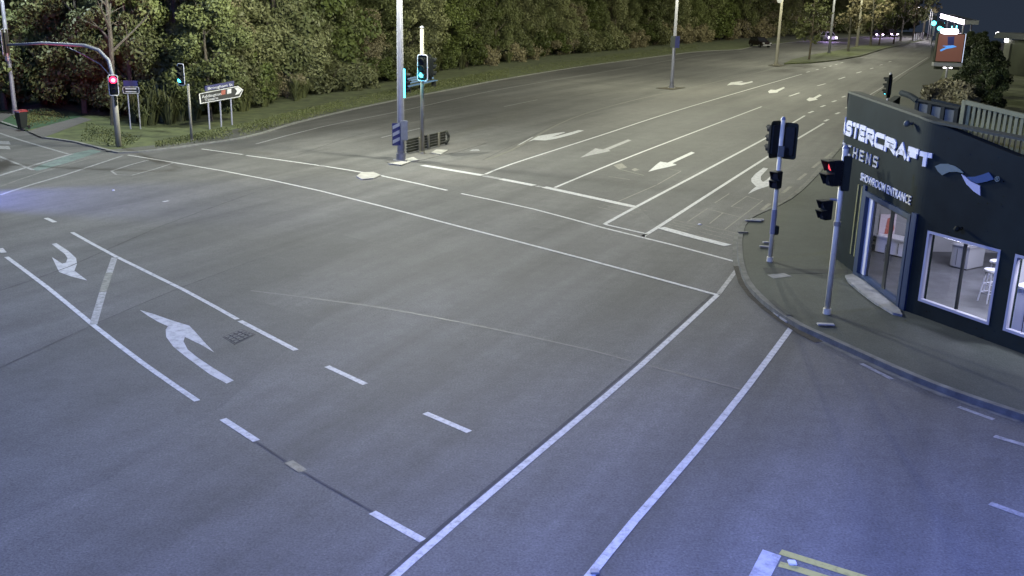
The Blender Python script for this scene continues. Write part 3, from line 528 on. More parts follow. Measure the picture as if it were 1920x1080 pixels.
signal_head(t6, dirv(ca-PI/2)*.17+dirv(ca)*.08+Z*(height(b, 333)), fl-.15, 0, 2, False, False, .9, 'dimred', .095, hood=True)
MB().extr(rrect(.17, .72, .03), dirv(ca+PI/2)*.07+dirv(ca)*.02+Z*height(b, 333), dirv(ca+PI/2), Z, dirv(ca), .08).build('back_plate', M_['board'], t6)
signal_head(t6, dirv(ca-PI/2)*.24+dirv(ca)*.1+Z*(height(b, 402)), fl-.1, None, 2, False, False, .70, hood=True)
MB().tube([dirv(ca-PI/2)*.2+Z*height(b, 384), Z*height(b, 384)], .025, 8).build('bracket', M_['grey'], t6); MB().tube([(0, 0, height(b, 432)), (0, 0, height(b, 424))], .08, 12).build('collar', M_['cream'], t6)
# signal half hidden by the shop parapet
b = at(1655, 258, .1); ca = cam_ang(b); zc = (height(b, 138)+height(b, 192))/2
t7 = signal_post(b, zc+.6, 'green lit traffic light showing edge on above the shop parapet', 'steel', .06)
signal_head(t7, dirv(ca)*.12+Z*zc, ca-1.78, 2, 3, True, False, 1.0, bw=.75)

# ------------------------------------------------------------------ signs
def font_mesh(txt, size, name, m, parent, o, ex, ey, ez, depth=.008, align='LEFT', space=1.0, fit=None):
    cu = bpy.data.curves.new(name, 'FONT'); cu.body = txt; cu.size = size; cu.align_x = align; cu.extrude = depth/2; cu.space_character = space; cu.resolution_u = 3
    ob = bpy.data.objects.new(name, cu); COL.objects.link(ob); dg = bpy.context.evaluated_depsgraph_get(); me = bpy.data.meshes.new_from_object(ob.evaluated_get(dg)); bpy.data.objects.remove(ob); bpy.data.curves.remove(cu)
    o = Vector(o); kx = fit/max(v.co.x for v in me.vertices) if fit else 1.
    for v in me.vertices: c = v.co.copy(); c.x *= kx; v.co = o+ex*c.x+ey*c.y+ez*(c.z+depth/2)
    me.materials.clear(); me.materials.append(m); me.name = name
    ob = bpy.data.objects.new(name, me); COL.objects.link(ob); ob.parent = parent; return ob
pa, pc = at(395, 244), at(437, 236); pb = (pa+pc)/2
ds = thing('direction_sign', pa, 0, 'black arrow shaped road sign on three white posts before the wood', 'road sign')
ex = (pc-pa).normalized(); ez = Vector((ex.y, -ex.x, 0))
if ez.dot(-pa) < 0: ez = -ez
def sq(x, y):
    u, z = on_plane(pa, pc, x, y); return (u, z)
for k, (x, y, yt) in enumerate(((395, 244, 190), (417, 240, 186), (437, 236, 182))):
    u, z0 = sq(x, y); _, z1 = sq(x, yt); MB().tube([ex*u-ez*.05, ex*u-ez*.05+Z*(z1+.55)], .04, 8).build('post', M_['alu'], ds)
outer = [sq(371.5, 175.5), sq(446, 160.5), sq(456, 168), sq(450, 182), sq(374, 195.5)]
cx = sum(p[0] for p in outer)/5; cz = sum(p[1] for p in outer)/5
MB().extr(outer, -ez*.02, ex, Z, ez, .03).build('sign_panel', M_['darksign'], ds)
inn = lambda k: [(cx+(x-cx)*(1-k*.35), cz+(z-cz)*(1-k)) for x, z in outer]
mb = MB(); n = 5; O, I = inn(.04), inn(.17)
mb.add([ex*p[0]+Z*p[1]+ez*.016 for p in O+I], [(i, (i+1) % n, n+(i+1) % n, n+i) for i in range(n)]); mb.build('border', M_['signwhite'], ds)
bl = sq(376, 191); tl_ = sq(374, 178); hgt = tl_[1]-bl[1]; slope = Vector((sq(446, 178)[0]-sq(376, 191)[0], 0, sq(446, 178)[1]-sq(376, 191)[1])); sl = math.atan2(slope.z, slope.x)
ex2 = ex*math.cos(sl)+Z*math.sin(sl); ey2 = Z*math.cos(sl)-ex*math.sin(sl)
P0 = ex*sq(377.5, 184.6)[0]+Z*sq(377.5, 184.6)[1]+ez*.018
font_mesh('Addington', hgt*.58, 'lettering', M_['signwhite'], ds, P0, ex2, ey2, ez, .01, fit=sq(414, 176)[0]-sq(377.5, 184.6)[0])
P1 = ex*sq(383, 190.4)[0]+Z*sq(383, 190.4)[1]+ez*.018; font_mesh('Timaru', hgt*.55, 'lettering', M_['signwhite'], ds, P1, ex2, ey2, ez, .01, fit=sq(408, 185)[0]-sq(383, 190.4)[0])
for x0, mm in ((418, 'redsign'), (429, 'signwhite')):
    q = [sq(x0-3.6, 178.2-(x0-418)*.19), sq(x0+4, 176.6-(x0-418)*.19), sq(x0+4, 168.2-(x0-418)*.19), sq(x0-3.6, 169.8-(x0-418)*.19)]
    sh = MB().extr(q, ez*.014, ex, Z, ez, .008).build('route_shield', M_[mm], ds)
    if x0 == 429: font_mesh('1', hgt*.33, 'lettering', M_['darksign'], sh, ex*(sq(428, 176)[0])+Z*sq(428, 175.2)[1]+ez*.024, ex2, ey2, ez, .006)
q = [sq(440, 178), sq(447, 176), sq(453, 168.6), sq(444.5, 163.6), sq(439, 165), sq(444, 170.6)]; MB().extr(q, ez*.014, ex, Z, ez, .01).build('chevron', M_['signwhite'], ds)
q = [sq(385, 171.4), sq(439, 161), sq(438.5, 151.5), sq(384.5, 161.5)]
sp = MB().extr(q, -ez*.03, ex, Z, ez, .03).build('street_plate', M_['bluesign'], ds)
font_mesh('Brougham St', hgt*.52, 'lettering', M_['signwhite'], sp, ex*sq(389, 169.0)[0]+Z*sq(389, 168.2)[1]+ez*.004, ex2, ey2, ez, .008, fit=sq(436, 160)[0]-sq(389, 168)[0])
# second, two post sign partly behind the mast arm pole
pa2, pc2 = at(240, 236), at(257, 262); s2 = thing('road_sign', pa2, 0, 'small two post road sign with a blue plate on top', 'road sign')
u2 = (pc2-pa2); L2 = u2.length; ex3 = Vector((1, .12, 0)).normalized(); ez3 = Vector((.12, -1, 0)).normalized()
pbase = at(240, 244); v0 = Vector((pbase.x-pa2.x, pbase.y-pa2.y, 0)); zb = height(pbase, 176); zt_ = height(pbase, 162)
for k in (.12, .58): MB().tube([v0+ex3*k-ez3*.04, v0+ex3*k-ez3*.04+Z*zt_], .035, 8).build('post', M_['alu'], s2)
MB().extr(rrect(.80, zt_-zb, .05), v0+ex3*.3+Z*(zb+zt_)/2, ex3, Z, ez3, .02).build('sign_panel', M_['darksign'], s2)
R = rrect(.74, zt_-zb-.05, .05); MB().tube([v0+ex3*(.3+x)+Z*((zb+zt_)/2+z)+ez3*.022 for x, z in R+R[:2]], .012, 5, False).build('border', M_['signwhite'], s2)
for k in (-.1, .1): MB().box(v0+ex3*.3+Z*((zb+zt_)/2+k*.7)+ez3*.024, (.5, .006, .05), math.atan2(ex3.y, ex3.x)).build('text_bar', M_['signwhite'], s2)
MB().extr(rrect(.66, .26, .02), v0+ex3*.3+Z*(zt_+.15), ex3, Z, ez3, .02).build('street_plate', M_['bluesign'], s2)
for k in (.25, .45): MB().tube([v0+ex3*k-ez3*.03+Z*zt_*.9, v0+ex3*k-ez3*.03+Z*(zt_+.25)], .02, 6).build('plate_stub', M_['alu'], s2)

# ------------------------------------------------------------------ barrier on the island, bench, bin
pa, pc = at(764, 289), at(836, 271); bt = thing('barrier', pa, 0, 'low dark slatted barrier with white posts on the traffic island', 'barrier'); ex = (pc-pa).normalized(); L = (pc-pa).length; ez = Vector((ex.y, -ex.x, 0)); hb_ = height(pa, 262)
for k in range(5): MB().box(ex*L/2+Z*(hb_*(.16+.19*k))-ez*.03, (L, .05, hb_*.155), math.atan2(ex.y, ex.x)).build('slat', M_['timber'], bt, .01)
for k in (.30, .52, .80): MB().box(ex*L*k+Z*hb_*.5+ez*.02, (.13, .05, hb_*1.0), math.atan2(ex.y, ex.x)).build('post', M_['cream'], bt)
MB().tube([ex*(L+.0)+Z*.05, ex*(L+.22)+Z*hb_*.3, ex*(L+.26)+Z*hb_*.6, ex*(L+.05)+Z*hb_*.98], .07, 8).build('end_cap', M_['timber'], bt, smooth=True)
pa, pc = at(760, 176), at(814, 163); bn = thing('park_bench', Vector((pa.x, pa.y, .05)), 0, 'blue slatted bench on the far verge behind the signal post', 'bench'); ex = (pc-pa).normalized(); L = (pc-pa).length; ez = Vector((ex.y, -ex.x, 0))
aa = math.atan2(ex.y, ex.x)
for k in range(3): MB().box(ex*L/2+ez*(.12*k)+Z*.46, (L, .10, .05), aa).build('seat_slat', M_['benchblue'], bn)
for k in range(3): MB().box(ex*L/2-ez*(.05+.02*k)+Z*(.64+.15*k), (L, .04, .11), aa).build('back_slat', M_['benchblue'], bn)
for k in (.06, .5, .94): MB().box(ex*L*k+ez*.1+Z*.22, (.08, .36, .44), aa).box(ex*L*k-ez*.06+Z*.7, (.08, .05, .55), aa).build('leg', M_['timber'], bn)
b = at(43, 241, .056); wb = thing('wheelie_bin', b, -.5, 'dark wheelie bin with a red lid on the lawn', 'bin'); wb.scale = (.72, .72, .82)
k = .45; bb = MB(); bb.add([(-.24*k*2, -.27*k*2, .05), (.24*k*2, -.27*k*2, .05), (.24*k*2, .2*k*2, .05), (-.24*k*2, .2*k*2, .05), (-.30*k*2, -.36*k*2, .98), (.30*k*2, -.36*k*2, .98), (.30*k*2, .33*k*2, .98), (-.30*k*2, .33*k*2, .98)], [(3, 2, 1, 0), (4, 5, 6, 7), (0, 1, 5, 4), (1, 2, 6, 5), (2, 3, 7, 6), (3, 0, 4, 7)]); bb.build('body', M_['bin'], wb, .02)
MB().box((0, -.02, 1.01), (.60, .68, .06)).box((0, .1, 1.06), (.5, .35, .05)).build('lid', M_['binlid'], wb, .02); MB().box((.02, -.36, .985), (.6, .03, .05)).build('lid_lip', M_['ribwhite'], wb)
for s_ in (-.28, .28): MB().tube([(s_-.03, .26, .1), (s_+.03, .26, .1)], .1, 12).build('wheel', M_['tyre'], wb)
MB().tube([(-.25, .36, .98), (.25, .36, .98)], .02, 6).build('handle', M_['bin'], wb)

# ------------------------------------------------------------------ cars
def car(loc, rz, label, paint='carpaint', lights=None, k=1., group=None):
    t = thing('parked_car' if not lights else 'car', loc, rz, label, 'car', group)
    W = .92*k; prof = [(-2.15, .32), (2.2, .32), (2.25, .62), (2.12, .86), (1.1, 1.0), (-2.1, 1.02), (-2.22, .7)]
    MB().extr([(x*k, z*k) for x, z in prof], (0, -W, 0), Vector((1, 0, 0)), Z, Vector((0, 1, 0)), 2*W).build('body', M_[paint], t, .07*k)
    lo = [(1.05, -.84), (1.05, .84), (-2.0, .84), (-2.0, -.84)]; hi = [(.15, -.66), (.15, .66), (-1.7, .66), (-1.7, -.66)]
    vs = [(x*k, y*k, .99*k) for x, y in lo]+[(x*k, y*k, 1.58*k) for x, y in hi]
    MB().add(vs, [(3, 2, 1, 0), (4, 5, 6, 7), (0, 1, 5, 4), (1, 2, 6, 5), (2, 3, 7, 6), (3, 0, 4, 7)]).build('cabin', M_['carglass'], t, .03*k)
    MB().box((-.77*k, 0, 1.60*k), (1.95*k, 1.38*k, .06*k)).build('roof', M_[paint], t, .02*k)
    for a, b in ((lo[0], hi[0]), (lo[1], hi[1]), (lo[2], hi[2]), (lo[3], hi[3])): MB().tube([(a[0]*k, a[1]*k, .98*k), (b[0]*k, b[1]*k, 1.6*k)], .045*k, 6).build('pillar', M_[paint], t)
    for x in (-1.35, 1.35):
        for s_ in (-1, 1):
            wl = MB().tube([(x*k, s_*.70*k, .33*k), (x*k, s_*.93*k, .33*k)], .33*k, 18).build('wheel', M_['tyre'], t)
            MB().disc((x*k, s_*.935*k, .33*k), (0, s_, 0), .2*k, 14, .015).build('rim', M_['rim'], wl)
    for s_ in (-1, 1):
        MB().box((2.2*k, s_*.66*k, .72*k), (.12*k, .36*k, .16*k)).build('headlight', M_['headlight' if lights == 'head' else 'deadlight'], t, .02)
        MB().box((-2.17*k, s_*.72*k, .8*k), (.1*k, .26*k, .24*k)).build('tail_light', M_['taillight' if lights else 'redsign'], t, .02)
        MB().box((.85*k, s_*1.0*k, 1.05*k), (.12*k, .16*k, .12*k)).build('mirror', M_[paint], t, .02)
    MB().box((2.23*k, 0, .42*k), (.1*k, 1.5*k, .14*k)).build('bumper', M_['carwhite'], t, .02); MB().box((-2.2*k, 0, .45*k), (.1*k, 1.5*k, .18*k)).build('bumper', M_['carwhite'], t, .02)
    MB().box((-2.235*k, 0, .62*k), (.02, .5*k, .13*k)).build('number_plate', M_['border'], t)
    return t
ra = math.atan2(AX.y, AX.x)
pc_ = at(1412, 88.5); parked = car(Vector((pc_.x+1.4, pc_.y+1.3, 0)), ra+PI+.75, 'dark car parked half on the far verge before the wood', 'carpaint')
for k_, (x, y, rz, lab, lt) in enumerate(((1553, 77, ra+PI+.5, 'car with its lamps lit passing behind the first median tree', 'head'), (1643, 70.5, ra+PI+.4, 'car with purple white lamps beyond the median trees', 'head'), (1670, 69.5, ra+PI+.45, 'lit car behind the thick dark median trunk', 'head'))):
    p = at(x, y); car(Vector((p.x, p.y, 0)), rz, lab, 'carwhite' if k_ == 0 else 'carpaint', lt, 1.1, 'cars with lamps lit on the far carriageway'); point((p.x-1.5, p.y-5, 1.6), 700, (.6, .42, 1.), .3, 'car_glow')

# ------------------------------------------------------------------ corner shop
c0 = at(1597, 508, .1); c1 = at(1688, 579, .1); c2 = at(1920, 664, .1)
dA = (c0-c1).normalized(); dF = (c2-c1).normalized(); p0 = c0+dA*1.75
def fillet(a, b, c, r, n=10):
    u = (a-b).normalized(); v = (c-b).normalized(); th = u.angle(v); d = r/math.tan(th/2); o = b+(u+v).normalized()*r/math.sin(th/2)
    s, e = b+u*d-o, b+v*d-o; out = []
    for i in range(n+1):
        k = i/n; om = s.angle(e); out.append(o+(s*math.sin((1-k)*om)+e*math.sin(k*om))/math.sin(om))
    return out
flat = lambda v: Vector((v.x, v.y, 0))
PT = [flat(p0+AX*13)]+fillet(flat(p0+AX*13), flat(p0), flat(c1), 1.1)+fillet(flat(p0), flat(c1), flat(c2), 1.2, 6)+[flat(c1+dF*11)]
SS = [0.]
for a, b in zip(PT, PT[1:]): SS.append(SS[-1]+(b-a).length)
def wpos(s, off=0.):
    i = max(0, min(len(SS)-2, int(np.searchsorted(SS, s))-1)); k = (s-SS[i])/(SS[i+1]-SS[i]); p = PT[i].lerp(PT[i+1], k)
    nn = []
    for j in (i-1, i, i+1):
        if 0 <= j < len(PT)-1: d = (PT[j+1]-PT[j]).normalized(); nn.append(Vector((d.y, -d.x, 0)))
        else: nn.append(None)
    m0 = (nn[1]+(nn[0] or nn[1])).normalized(); m1 = (nn[1]+(nn[2] or nn[1])).normalized(); n_ = m0.lerp(m1, k).normalized()
    return p+n_*off, n_
def on_wall(x, y):
    best = None
    for i in range(len(PT)-1):
        a, b = PT[i], PT[i+1]; d = np.array((b-a)[:2]); L = np.linalg.norm(d); d = d/L; n = np.array([d[1], -d[0], 0]); v = ray(x, y)
        if v@n >= 0: continue
        t_ = ((np.array([a.x, a.y, 0])-[0, 0, CAMH])@n)/(v@n); q = np.array([0, 0, CAMH])+t_*v; u = (q[:2]-[a.x, a.y])@d
        if -.02 <= u <= L+.02 and (best is None or t_ < best[2]): best = (SS[i]+u, q[2], t_)
    if best is None:                                   # sight line just past the rounded corner
        s = min((abs(float(np.arctan2(*wpos(s)[0][:2])-np.arctan2(*ray(x, y)[:2]))), s) for s in np.linspace(12, SS[-1], 300))[1]
        p = wpos(s)[0]; dd = math.hypot(p.x, p.y); v = ray(x, y); best = (s, CAMH+v[2]/math.hypot(v[0], v[1])*dd, 0)
    return best[0], best[1]
def srange(s0, s1): return [s0]+[s for s in SS if s0+.01 < s < s1-.01]+[s1]
def strip(s0, s1, z0, z1, off=0., th=.22):
    mb = MB(); ss = srange(s0, s1); f0 = z0 if callable(z0) else (lambda s: z0); f1 = z1 if callable(z1) else (lambda s: z1); vs = []
    for s in ss:
        a, n_ = wpos(s, off); b = a-n_*th; vs += [(a.x, a.y, f0(s)), (a.x, a.y, f1(s)), (b.x, b.y, f1(s)), (b.x, b.y, f0(s))]
    k = len(ss); fs = [(4*i+j, 4*i+4+j, 4*i+4+(j+1) % 4, 4*i+(j+1) % 4) for i in range(k-1) for j in range(4)]+[(0, 1, 2, 3), (4*k-1, 4*k-2, 4*k-3, 4*k-4)]
    return mb.add(vs, fs)
def wpoly(pts, off, th, sub=.12):
    """flat outline given as (s, z) laid on the curved wall"""
    P = []
    for a, b in zip(pts, pts[1:]+pts[:1]):
        n = max(1, int(abs(b[0]-a[0])/sub)); P += [(a[0]+(b[0]-a[0])*i/n, a[1]+(b[1]-a[1])*i/n) for i in range(n)]
    A = []; B = []
    for s, z in P: q, n_ = wpos(s, off); A.append((q.x, q.y, z)); q = q+n_*th; B.append((q.x, q.y, z))
    n = len(P); return MB().add(A+B, [tuple(range(n-1, -1, -1)), tuple(range(n, 2*n))]+[(i, (i+1) % n, n+(i+1) % n, n+i) for i in range(n)])
tops = [on_wall(*p) for p in ((1611, 180), (1658, 197), (1728, 222), (1802, 246), (1876, 278), (1919, 298))]
SLOW = tops[0][0]-.9
ZP = lambda s: float(np.interp(s, [SLOW-.6, SLOW]+[q[0] for q in tops], [3.36, tops[0][1]]+[q[1] for q in tops]))
shop = thing('corner_shop', flat(c1)*0, 0, 'dark corner showroom with white wall lettering and lit windows', 'shop')
sd0 = on_wall(1617, 430)[0]; sd1 = on_wall(1700, 490)[0]; zd = on_wall(1712, 402)[1]
w10 = on_wall(1732, 490)[0]; w11 = on_wall(1866, 536)[0]; zw0 = .42; zw1 = 1.96; w20 = on_wall(1893, 545)[0]; w21 = SS[-1]-2.5
END = SS[-1]
for a, b, z0, z1 in ((0, SLOW-.6, 0, 3.34), (SLOW-.6, sd0, 0, ZP), (sd0, sd1, zd, ZP), (sd1, w10, 0, ZP), (w10, w11, 0, zw0), (w10, w11, zw1, ZP), (w11, w20, 0, ZP), (w20, w21, 0, zw0), (w20, w21, zw1, ZP), (w21, END, 0, ZP)):
    strip(a, b, z0, z1).build('wall', M_['facade'], shop)
strip(SLOW-.6, END, lambda s: ZP(s)+.002, lambda s: ZP(s)+.05, .03, .3).build('parapet_cap', M_['wallgreen'], shop)
# roof and inside shell
nC = -wpos((sd0+sd1)/2)[1]; nF = -wpos((w10+w11)/2)[1]
inner = [wpos(s, -.23)[0] for s in srange(12.4, END-.05)]
shell = [(p.x, p.y) for p in inner]+[tuple((inner[-1]+nF*9)[:2]), tuple((inner[0]+nC*10.5)[:2])]
slab('roof', [(x, y, 3.3) for x, y in shell], 3.1, 3.3, M_['roof'], shop)
slab('shop_floor', [(x, y, .12) for x, y in shell], -.01, .12, M_['shopfloor'], shop)
slab('shop_ceiling', [(x, y, 2.78) for x, y in shell], 2.7, 2.78, M_['shopwall'], shop)
k = len(shell)
for a, b in ((k-3, k-2), (k-2, k-1), (k-1, 0)):
    A, B = Vector((*shell[a], 0)), Vector((*shell[b], 0)); d = B-A; MB().box((A+B)/2+Z*1.55, (d.length, .12, 3.05), math.atan2(d.y, d.x)).build('inner_wall', M_['shopwall'], shop)
def frame(s0, s1, z0, z1, wd, m, off=-.02, th=.12, name='frame', par=None):
    o = strip(s0, s1, z0, z0+wd, off, th); 
    for q in (strip(s0, s1, z1-wd, z1, off, th), strip(s0, s0+wd, z0+wd, z1-wd, off, th), strip(s1-wd, s1, z0+wd, z1-wd, off, th)): o.add(q.v, q.f)
    return o.build(name, M_[m], par)
for a, b, mulls in ((w10, w11, [.52]), (w20, w21, [.3, .6])):
    wn = frame(a, b, zw0, zw1, .055, 'alu', .012, .10, 'window', shop)
    strip(a+.075, b-.075, zw0+.075, zw1-.075, -.05, .012).build('pane', M_['glass'], wn)
    for q in mulls: s_ = a+(b-a)*q; strip(s_-.022, s_+.022, zw0+.076, zw1-.076, -.02, .06).build('mullion', M_['dframe'], wn)
dr = frame(sd0, sd1, .08, zd, .11, 'bluetrim', .06, .22, 'door_frame', shop)
s_ = sd0+.13; strip(s_, s_+.24, .1, zd-.13, -.03, .06).build('white_panel', M_['letter'], dr)
dw = (sd1-.11-s_-.24)/2
for i in range(2):
    a = s_+.24+dw*i; f_ = frame(a+.005, a+dw-.005, .1, zd-.12, .075, 'dframe', -.07, .035, 'door_leaf', shop)
    strip(a+.075, a+dw-.075, .175, zd-.195, -.082, .010).build('pane', M_['glass'], f_)
    if i: p, n_ = wpos(a+.06, .0); MB().tube([(p.x, p.y, .85), (p.x, p.y, 1.25)], .015, 6).build('handle', M_['chrome'], f_)
# side window strips near the rounded corner
for q in (.28, .55): s_ = sd0-q; strip(s_-.03, s_+.03, .5, zd+.05, .03, .05).build('trim_strip', M_['slat'], shop)
strip(sd0-.02-.14, sd0-.02, .05, zd+.12, .05, .1).build('blue_jamb', M_['bluetrim'], shop); strip(sd1+.02, sd1+.18, .05, zd+.05, .05, .1).build('blue_jamb', M_['bluetrim'], shop)
stp = [(1585, 516), (1598, 513), (1622, 527), (1655, 553), (1686, 578), (1692, 590), (1674, 586), (1640, 566), (1610, 543), (1590, 526)]
slab('door_step', stp, .0, .15, M_['conc'], shop)
# lettering
STROKES = {'S': ([(1, .93), (.93, 1), (.12, 1), (0, .86), (0, .62), (.12, .5), (.88, .5), (1, .38), (1, .12), (.88, 0), (.0, 0)],), 'T': ([(0, 1), (1, 1)], [(.5, 1), (.5, 0)]), 'E': ([(1, 1), (0, 1), (0, 0), (1, 0)], [(0, .5), (.85, .5)]),
 'R': ([(0, 0), (0, 1), (.85, 1), (1, .86), (1, .58), (.85, .45), (.15, .45)], [(.5, .45), (1, 0)]), 'C': ([(1, 1), (.14, 1), (0, .86), (0, .14), (.14, 0), (1, 0)],), 'A': ([(0, 0), (.5, 1), (1, 0)], [(.2, .3), (.8, .3)]), 'F': ([(1, 1), (0, 1), (0, 0)], [(0, .5), (.85, .5)]),
 'M': ([(0, 0), (0, 1), (.5, .4), (1, 1), (1, 0)],), 'H': ([(0, 0), (0, 1)], [(1, 0), (1, 1)], [(0, .5), (1, .5)]), 'N': ([(0, 0), (0, 1), (1, 0), (1, 1)],), 'K': ([(0, 0), (0, 1)], [(1, 1), (0, .5), (1, 0)]), 'I': ([(.5, 0), (.5, 1)],)}
def stroke_letter(ch, s0, s1, z0, z1, wd, m, name='letter', off=.004, th=.03):
    mb = MB(); h = wd/2
    for pl in STROKES[ch]:
        P = [Vector((s0+h+(s1-s0-wd)*x, z0+h+(z1-z0-wd)*y, 0)) for x, y in pl]; Lf = []; Rt = []
        for i, p in enumerate(P):
            d1 = (P[i]-P[i-1]).normalized() if i else (P[1]-P[0]).normalized(); d2 = (P[i+1]-P[i]).normalized() if i < len(P)-1 else d1
            n1 = Vector((-d1.y, d1.x, 0)); b_ = (n1+Vector((-d2.y, d2.x, 0))); b_ = b_/max(.5, b_.dot(n1)) if b_.length > .1 else n1
            e = Vector((0, 0, 0))
            if i == 0: e = -d2*h
            if i == len(P)-1: e = d1*h
            Lf.append(p+b_*h+e); Rt.append(p-b_*h+e)
        for i in range(len(P)-1):
            q = wpoly([(v.x, v.y) for v in (Rt[i], Rt[i+1], Lf[i+1], Lf[i])], off, th); mb.add(q.v, q.f)
    o = mb.build(name, M_[m], shop); return o
bx = [1601, 1606.5, 1614, 1625, 1641, 1660, 1682, 1703, 1724.5, 1750]; by = [236, 240, 245, 252, 261, 269.5, 278.5, 286, 290, 297]
sb = [on_wall(x, y)[0] for x, y in zip(bx, by)]
zt_ = (on_wall(1737, 284)[1]+on_wall(1652, 248)[1])/2; zb_ = (on_wall(1733, 313)[1]+on_wall(1650, 281)[1])/2
zt1 = on_wall(1737, 285)[1]; zb1 = on_wall(1733, 312)[1]; zt0 = on_wall(1634, 240)[1]; zb0 = on_wall(1633, 271)[1]
step = (sb[-1]-sb[3])/6
sb[0:3] = [sb[3]-step*.80*(3-i) for i in range(3)]
for i, ch in enumerate('STERCRAFT'):
    k = i/8; z1_ = zt0+(zt1-zt0)*max(0, (i-2)/6); z0_ = zb0+(zb1-zb0)*max(0, (i-2)/6); g = .045
    stroke_letter(ch, sb[i]+g, sb[i+1]-g*.4, z0_, z1_, .105, 'letter')
for i, ch in enumerate('AM'): stroke_letter(ch, sb[0]-step*.8*(i+1)+.05, sb[0]-step*.8*i-.02, zb0, zt0, .105, 'letter')
kz1 = on_wall(1630, 287)[1]; kz0 = on_wall(1629, 308)[1]; ks = [on_wall(x, y)[0] for x, y in ((1609, 281), (1618, 287), (1630, 296), (1643.5, 300))]; kst = (ks[3]-ks[1])/2; ks[0] = ks[1]-kst
for i, ch in enumerate('HENS'): stroke_letter(ch, ks[i]-.13, ks[i]+.15, kz0, kz1, .042, 'letter2')
for i, ch in enumerate('CTIK'): stroke_letter(ch, ks[0]-kst*(i+1)-.10, ks[0]-kst*(i+1)+.12, kz0, kz1, .04, 'letter2')
def wall_text(txt, a, b, z0, z1, m, name='lettering', off=.004):
    cu = bpy.data.curves.new(name, 'FONT'); cu.body = txt; cu.size = 1; cu.extrude = .5; cu.offset = .012; cu.resolution_u = 3; ob = bpy.data.objects.new(name, cu); COL.objects.link(ob)
    me = bpy.data.meshes.new_from_object(ob.evaluated_get(bpy.context.evaluated_depsgraph_get())); bpy.data.objects.remove(ob); bpy.data.curves.remove(cu)
    X = [v.co.x for v in me.vertices]; Y = [v.co.y for v in me.vertices]; x0, x1, y0, y1 = min(X), max(X), min(Y), max(Y)
    for v in me.vertices:
        s = a+(b-a)*(v.co.x-x0)/(x1-x0); q, n_ = wpos(s, off+(.02 if v.co.z > 0 else 0)); v.co = (q.x, q.y, z0+(z1-z0)*(v.co.y-y0)/(y1-y0))
    me.materials.clear(); me.materials.append(M_[m]); ob = bpy.data.objects.new(name, me); COL.objects.link(ob); ob.parent = shop
za = on_wall(1709, 366.5)[1]; zb2 = on_wall(1709, 384)[1]; za2 = on_wall(1620, 326)[1]; zc2 = on_wall(1617, 340)[1]
s_l, s_r = on_wall(1615, 332)[0], on_wall(1709.5, 375)[0]
wall_text('SHOWROOM ENTRANCE', s_l, s_r, (zb2+zc2)/2, (za+za2)/2, 'letter')
zq = lambda pts: [on_wall(1500+x/4.5, 200+y/4.5) for x, y in pts]
wpoly(zq([(1145, 502), (1190, 482), (1250, 482), (1320, 505), (1360, 532), (1388, 562), (1330, 548), (1260, 552), (1205, 578), (1170, 545)]), .004, .02).build('grey_ribbon', M_['ribgrey'], shop)
wpoly(zq([(1368, 570), (1395, 585), (1450, 632), (1525, 668), (1527, 750), (1470, 712), (1410, 652)]), .005, .02).build('white_ribbon', M_['ribwhite'], shop)
wpoly(zq([(1412, 592), (1480, 590), (1545, 572), (1600, 553), (1620, 580), (1642, 612), (1580, 632), (1500, 648), (1455, 628)]), .004, .02).build('blue_ribbon', M_['ribblue'], shop)
q = on_wall(1871, 335.5); wall_text('®', q[0]-.055, q[0]+.055, q[1]-.055, q[1]+.055, 'ribgrey')
for x, y, r_ in ((1805, 428, .06), (1714, 232, .07)):  # grey ball stands in for the bluish spot where a flood lamp reflects
    q = on_wall(x, y); p, n_ = wpos(q[0], .02); MB().tube([(p.x, p.y, q[1]), tuple(p+n_*.12+Z*q[1])], .03, 8).ball(tuple(p+n_*.14+Z*q[1]), r_, 10, 7).build('wall_ball', M_['board' if x > 1800 else 'panelgrey'], shop, smooth=True)
# rooftop screens behind the parapet
fa, fb = c1-Vector((0, 0, 0))-nF*-1.1+dF*-.2, c2+nF*1.1
def sc(x, y): return on_plane(fa, fb, x, y)
fdir = flat(fb-fa).normalized(); fo = flat(fa); fn = Vector((fdir.y, -fdir.x, 0))
scr = thing('rooftop_fence', Vector((fo.x, fo.y, 3.3)), 0, 'pale vertical slat fence on the showroom roof', 'fence')
u0, zt0_ = sc(1815, 188); u1, zt1_ = sc(1920, 213); u1 += 1.5; zbot = 3.31; ztop_ = (zt0_+zt1_)/2
fang = math.atan2(fdir.y, fdir.x)
zl = lambda u: zt0_+(zt1_-zt0_)*(u-u0)/(u1-1.5-u0)
n = int((u1-u0)/.13)
for i in range(n):
    u = u0+(i+.5)*(u1-u0)/n; h_ = zl(u)-3.42; MB().box(fdir*u+Z*(h_/2+.06), (.075, .03, h_), fang).build('slat', M_['slat'], scr)
MB().add([fdir*u+fn*s_+Z*(zl(u)-3.3+dz) for u in (u0-.05, u1) for s_ in (-.04, .05) for dz in (-.09, .0)], [(0, 1, 3, 2), (4, 6, 7, 5), (0, 4, 5, 1), (2, 3, 7, 6), (1, 5, 7, 3), (0, 2, 6, 4)]).build('top_rail', M_['slat'], scr)
MB().box(fdir*(u0+u1)/2+Z*.05+fn*.03, (u1-u0, .03, .09), fang).build('bottom_rail', M_['slat'], scr); MB().box(fdir*(u0-.06)+Z*(zl(u0)-3.3)/2, (.1, .1, zl(u0)-3.3), fang).build('post', M_['slat'], scr)
scp = thing('roof_screen', Vector((fo.x, fo.y, 3.3)), 0, 'low grey panel screen on the showroom roof beside the slat fence', 'screen')
ua, za_ = sc(1722, 190); ub, zb_ = sc(1796, 206)
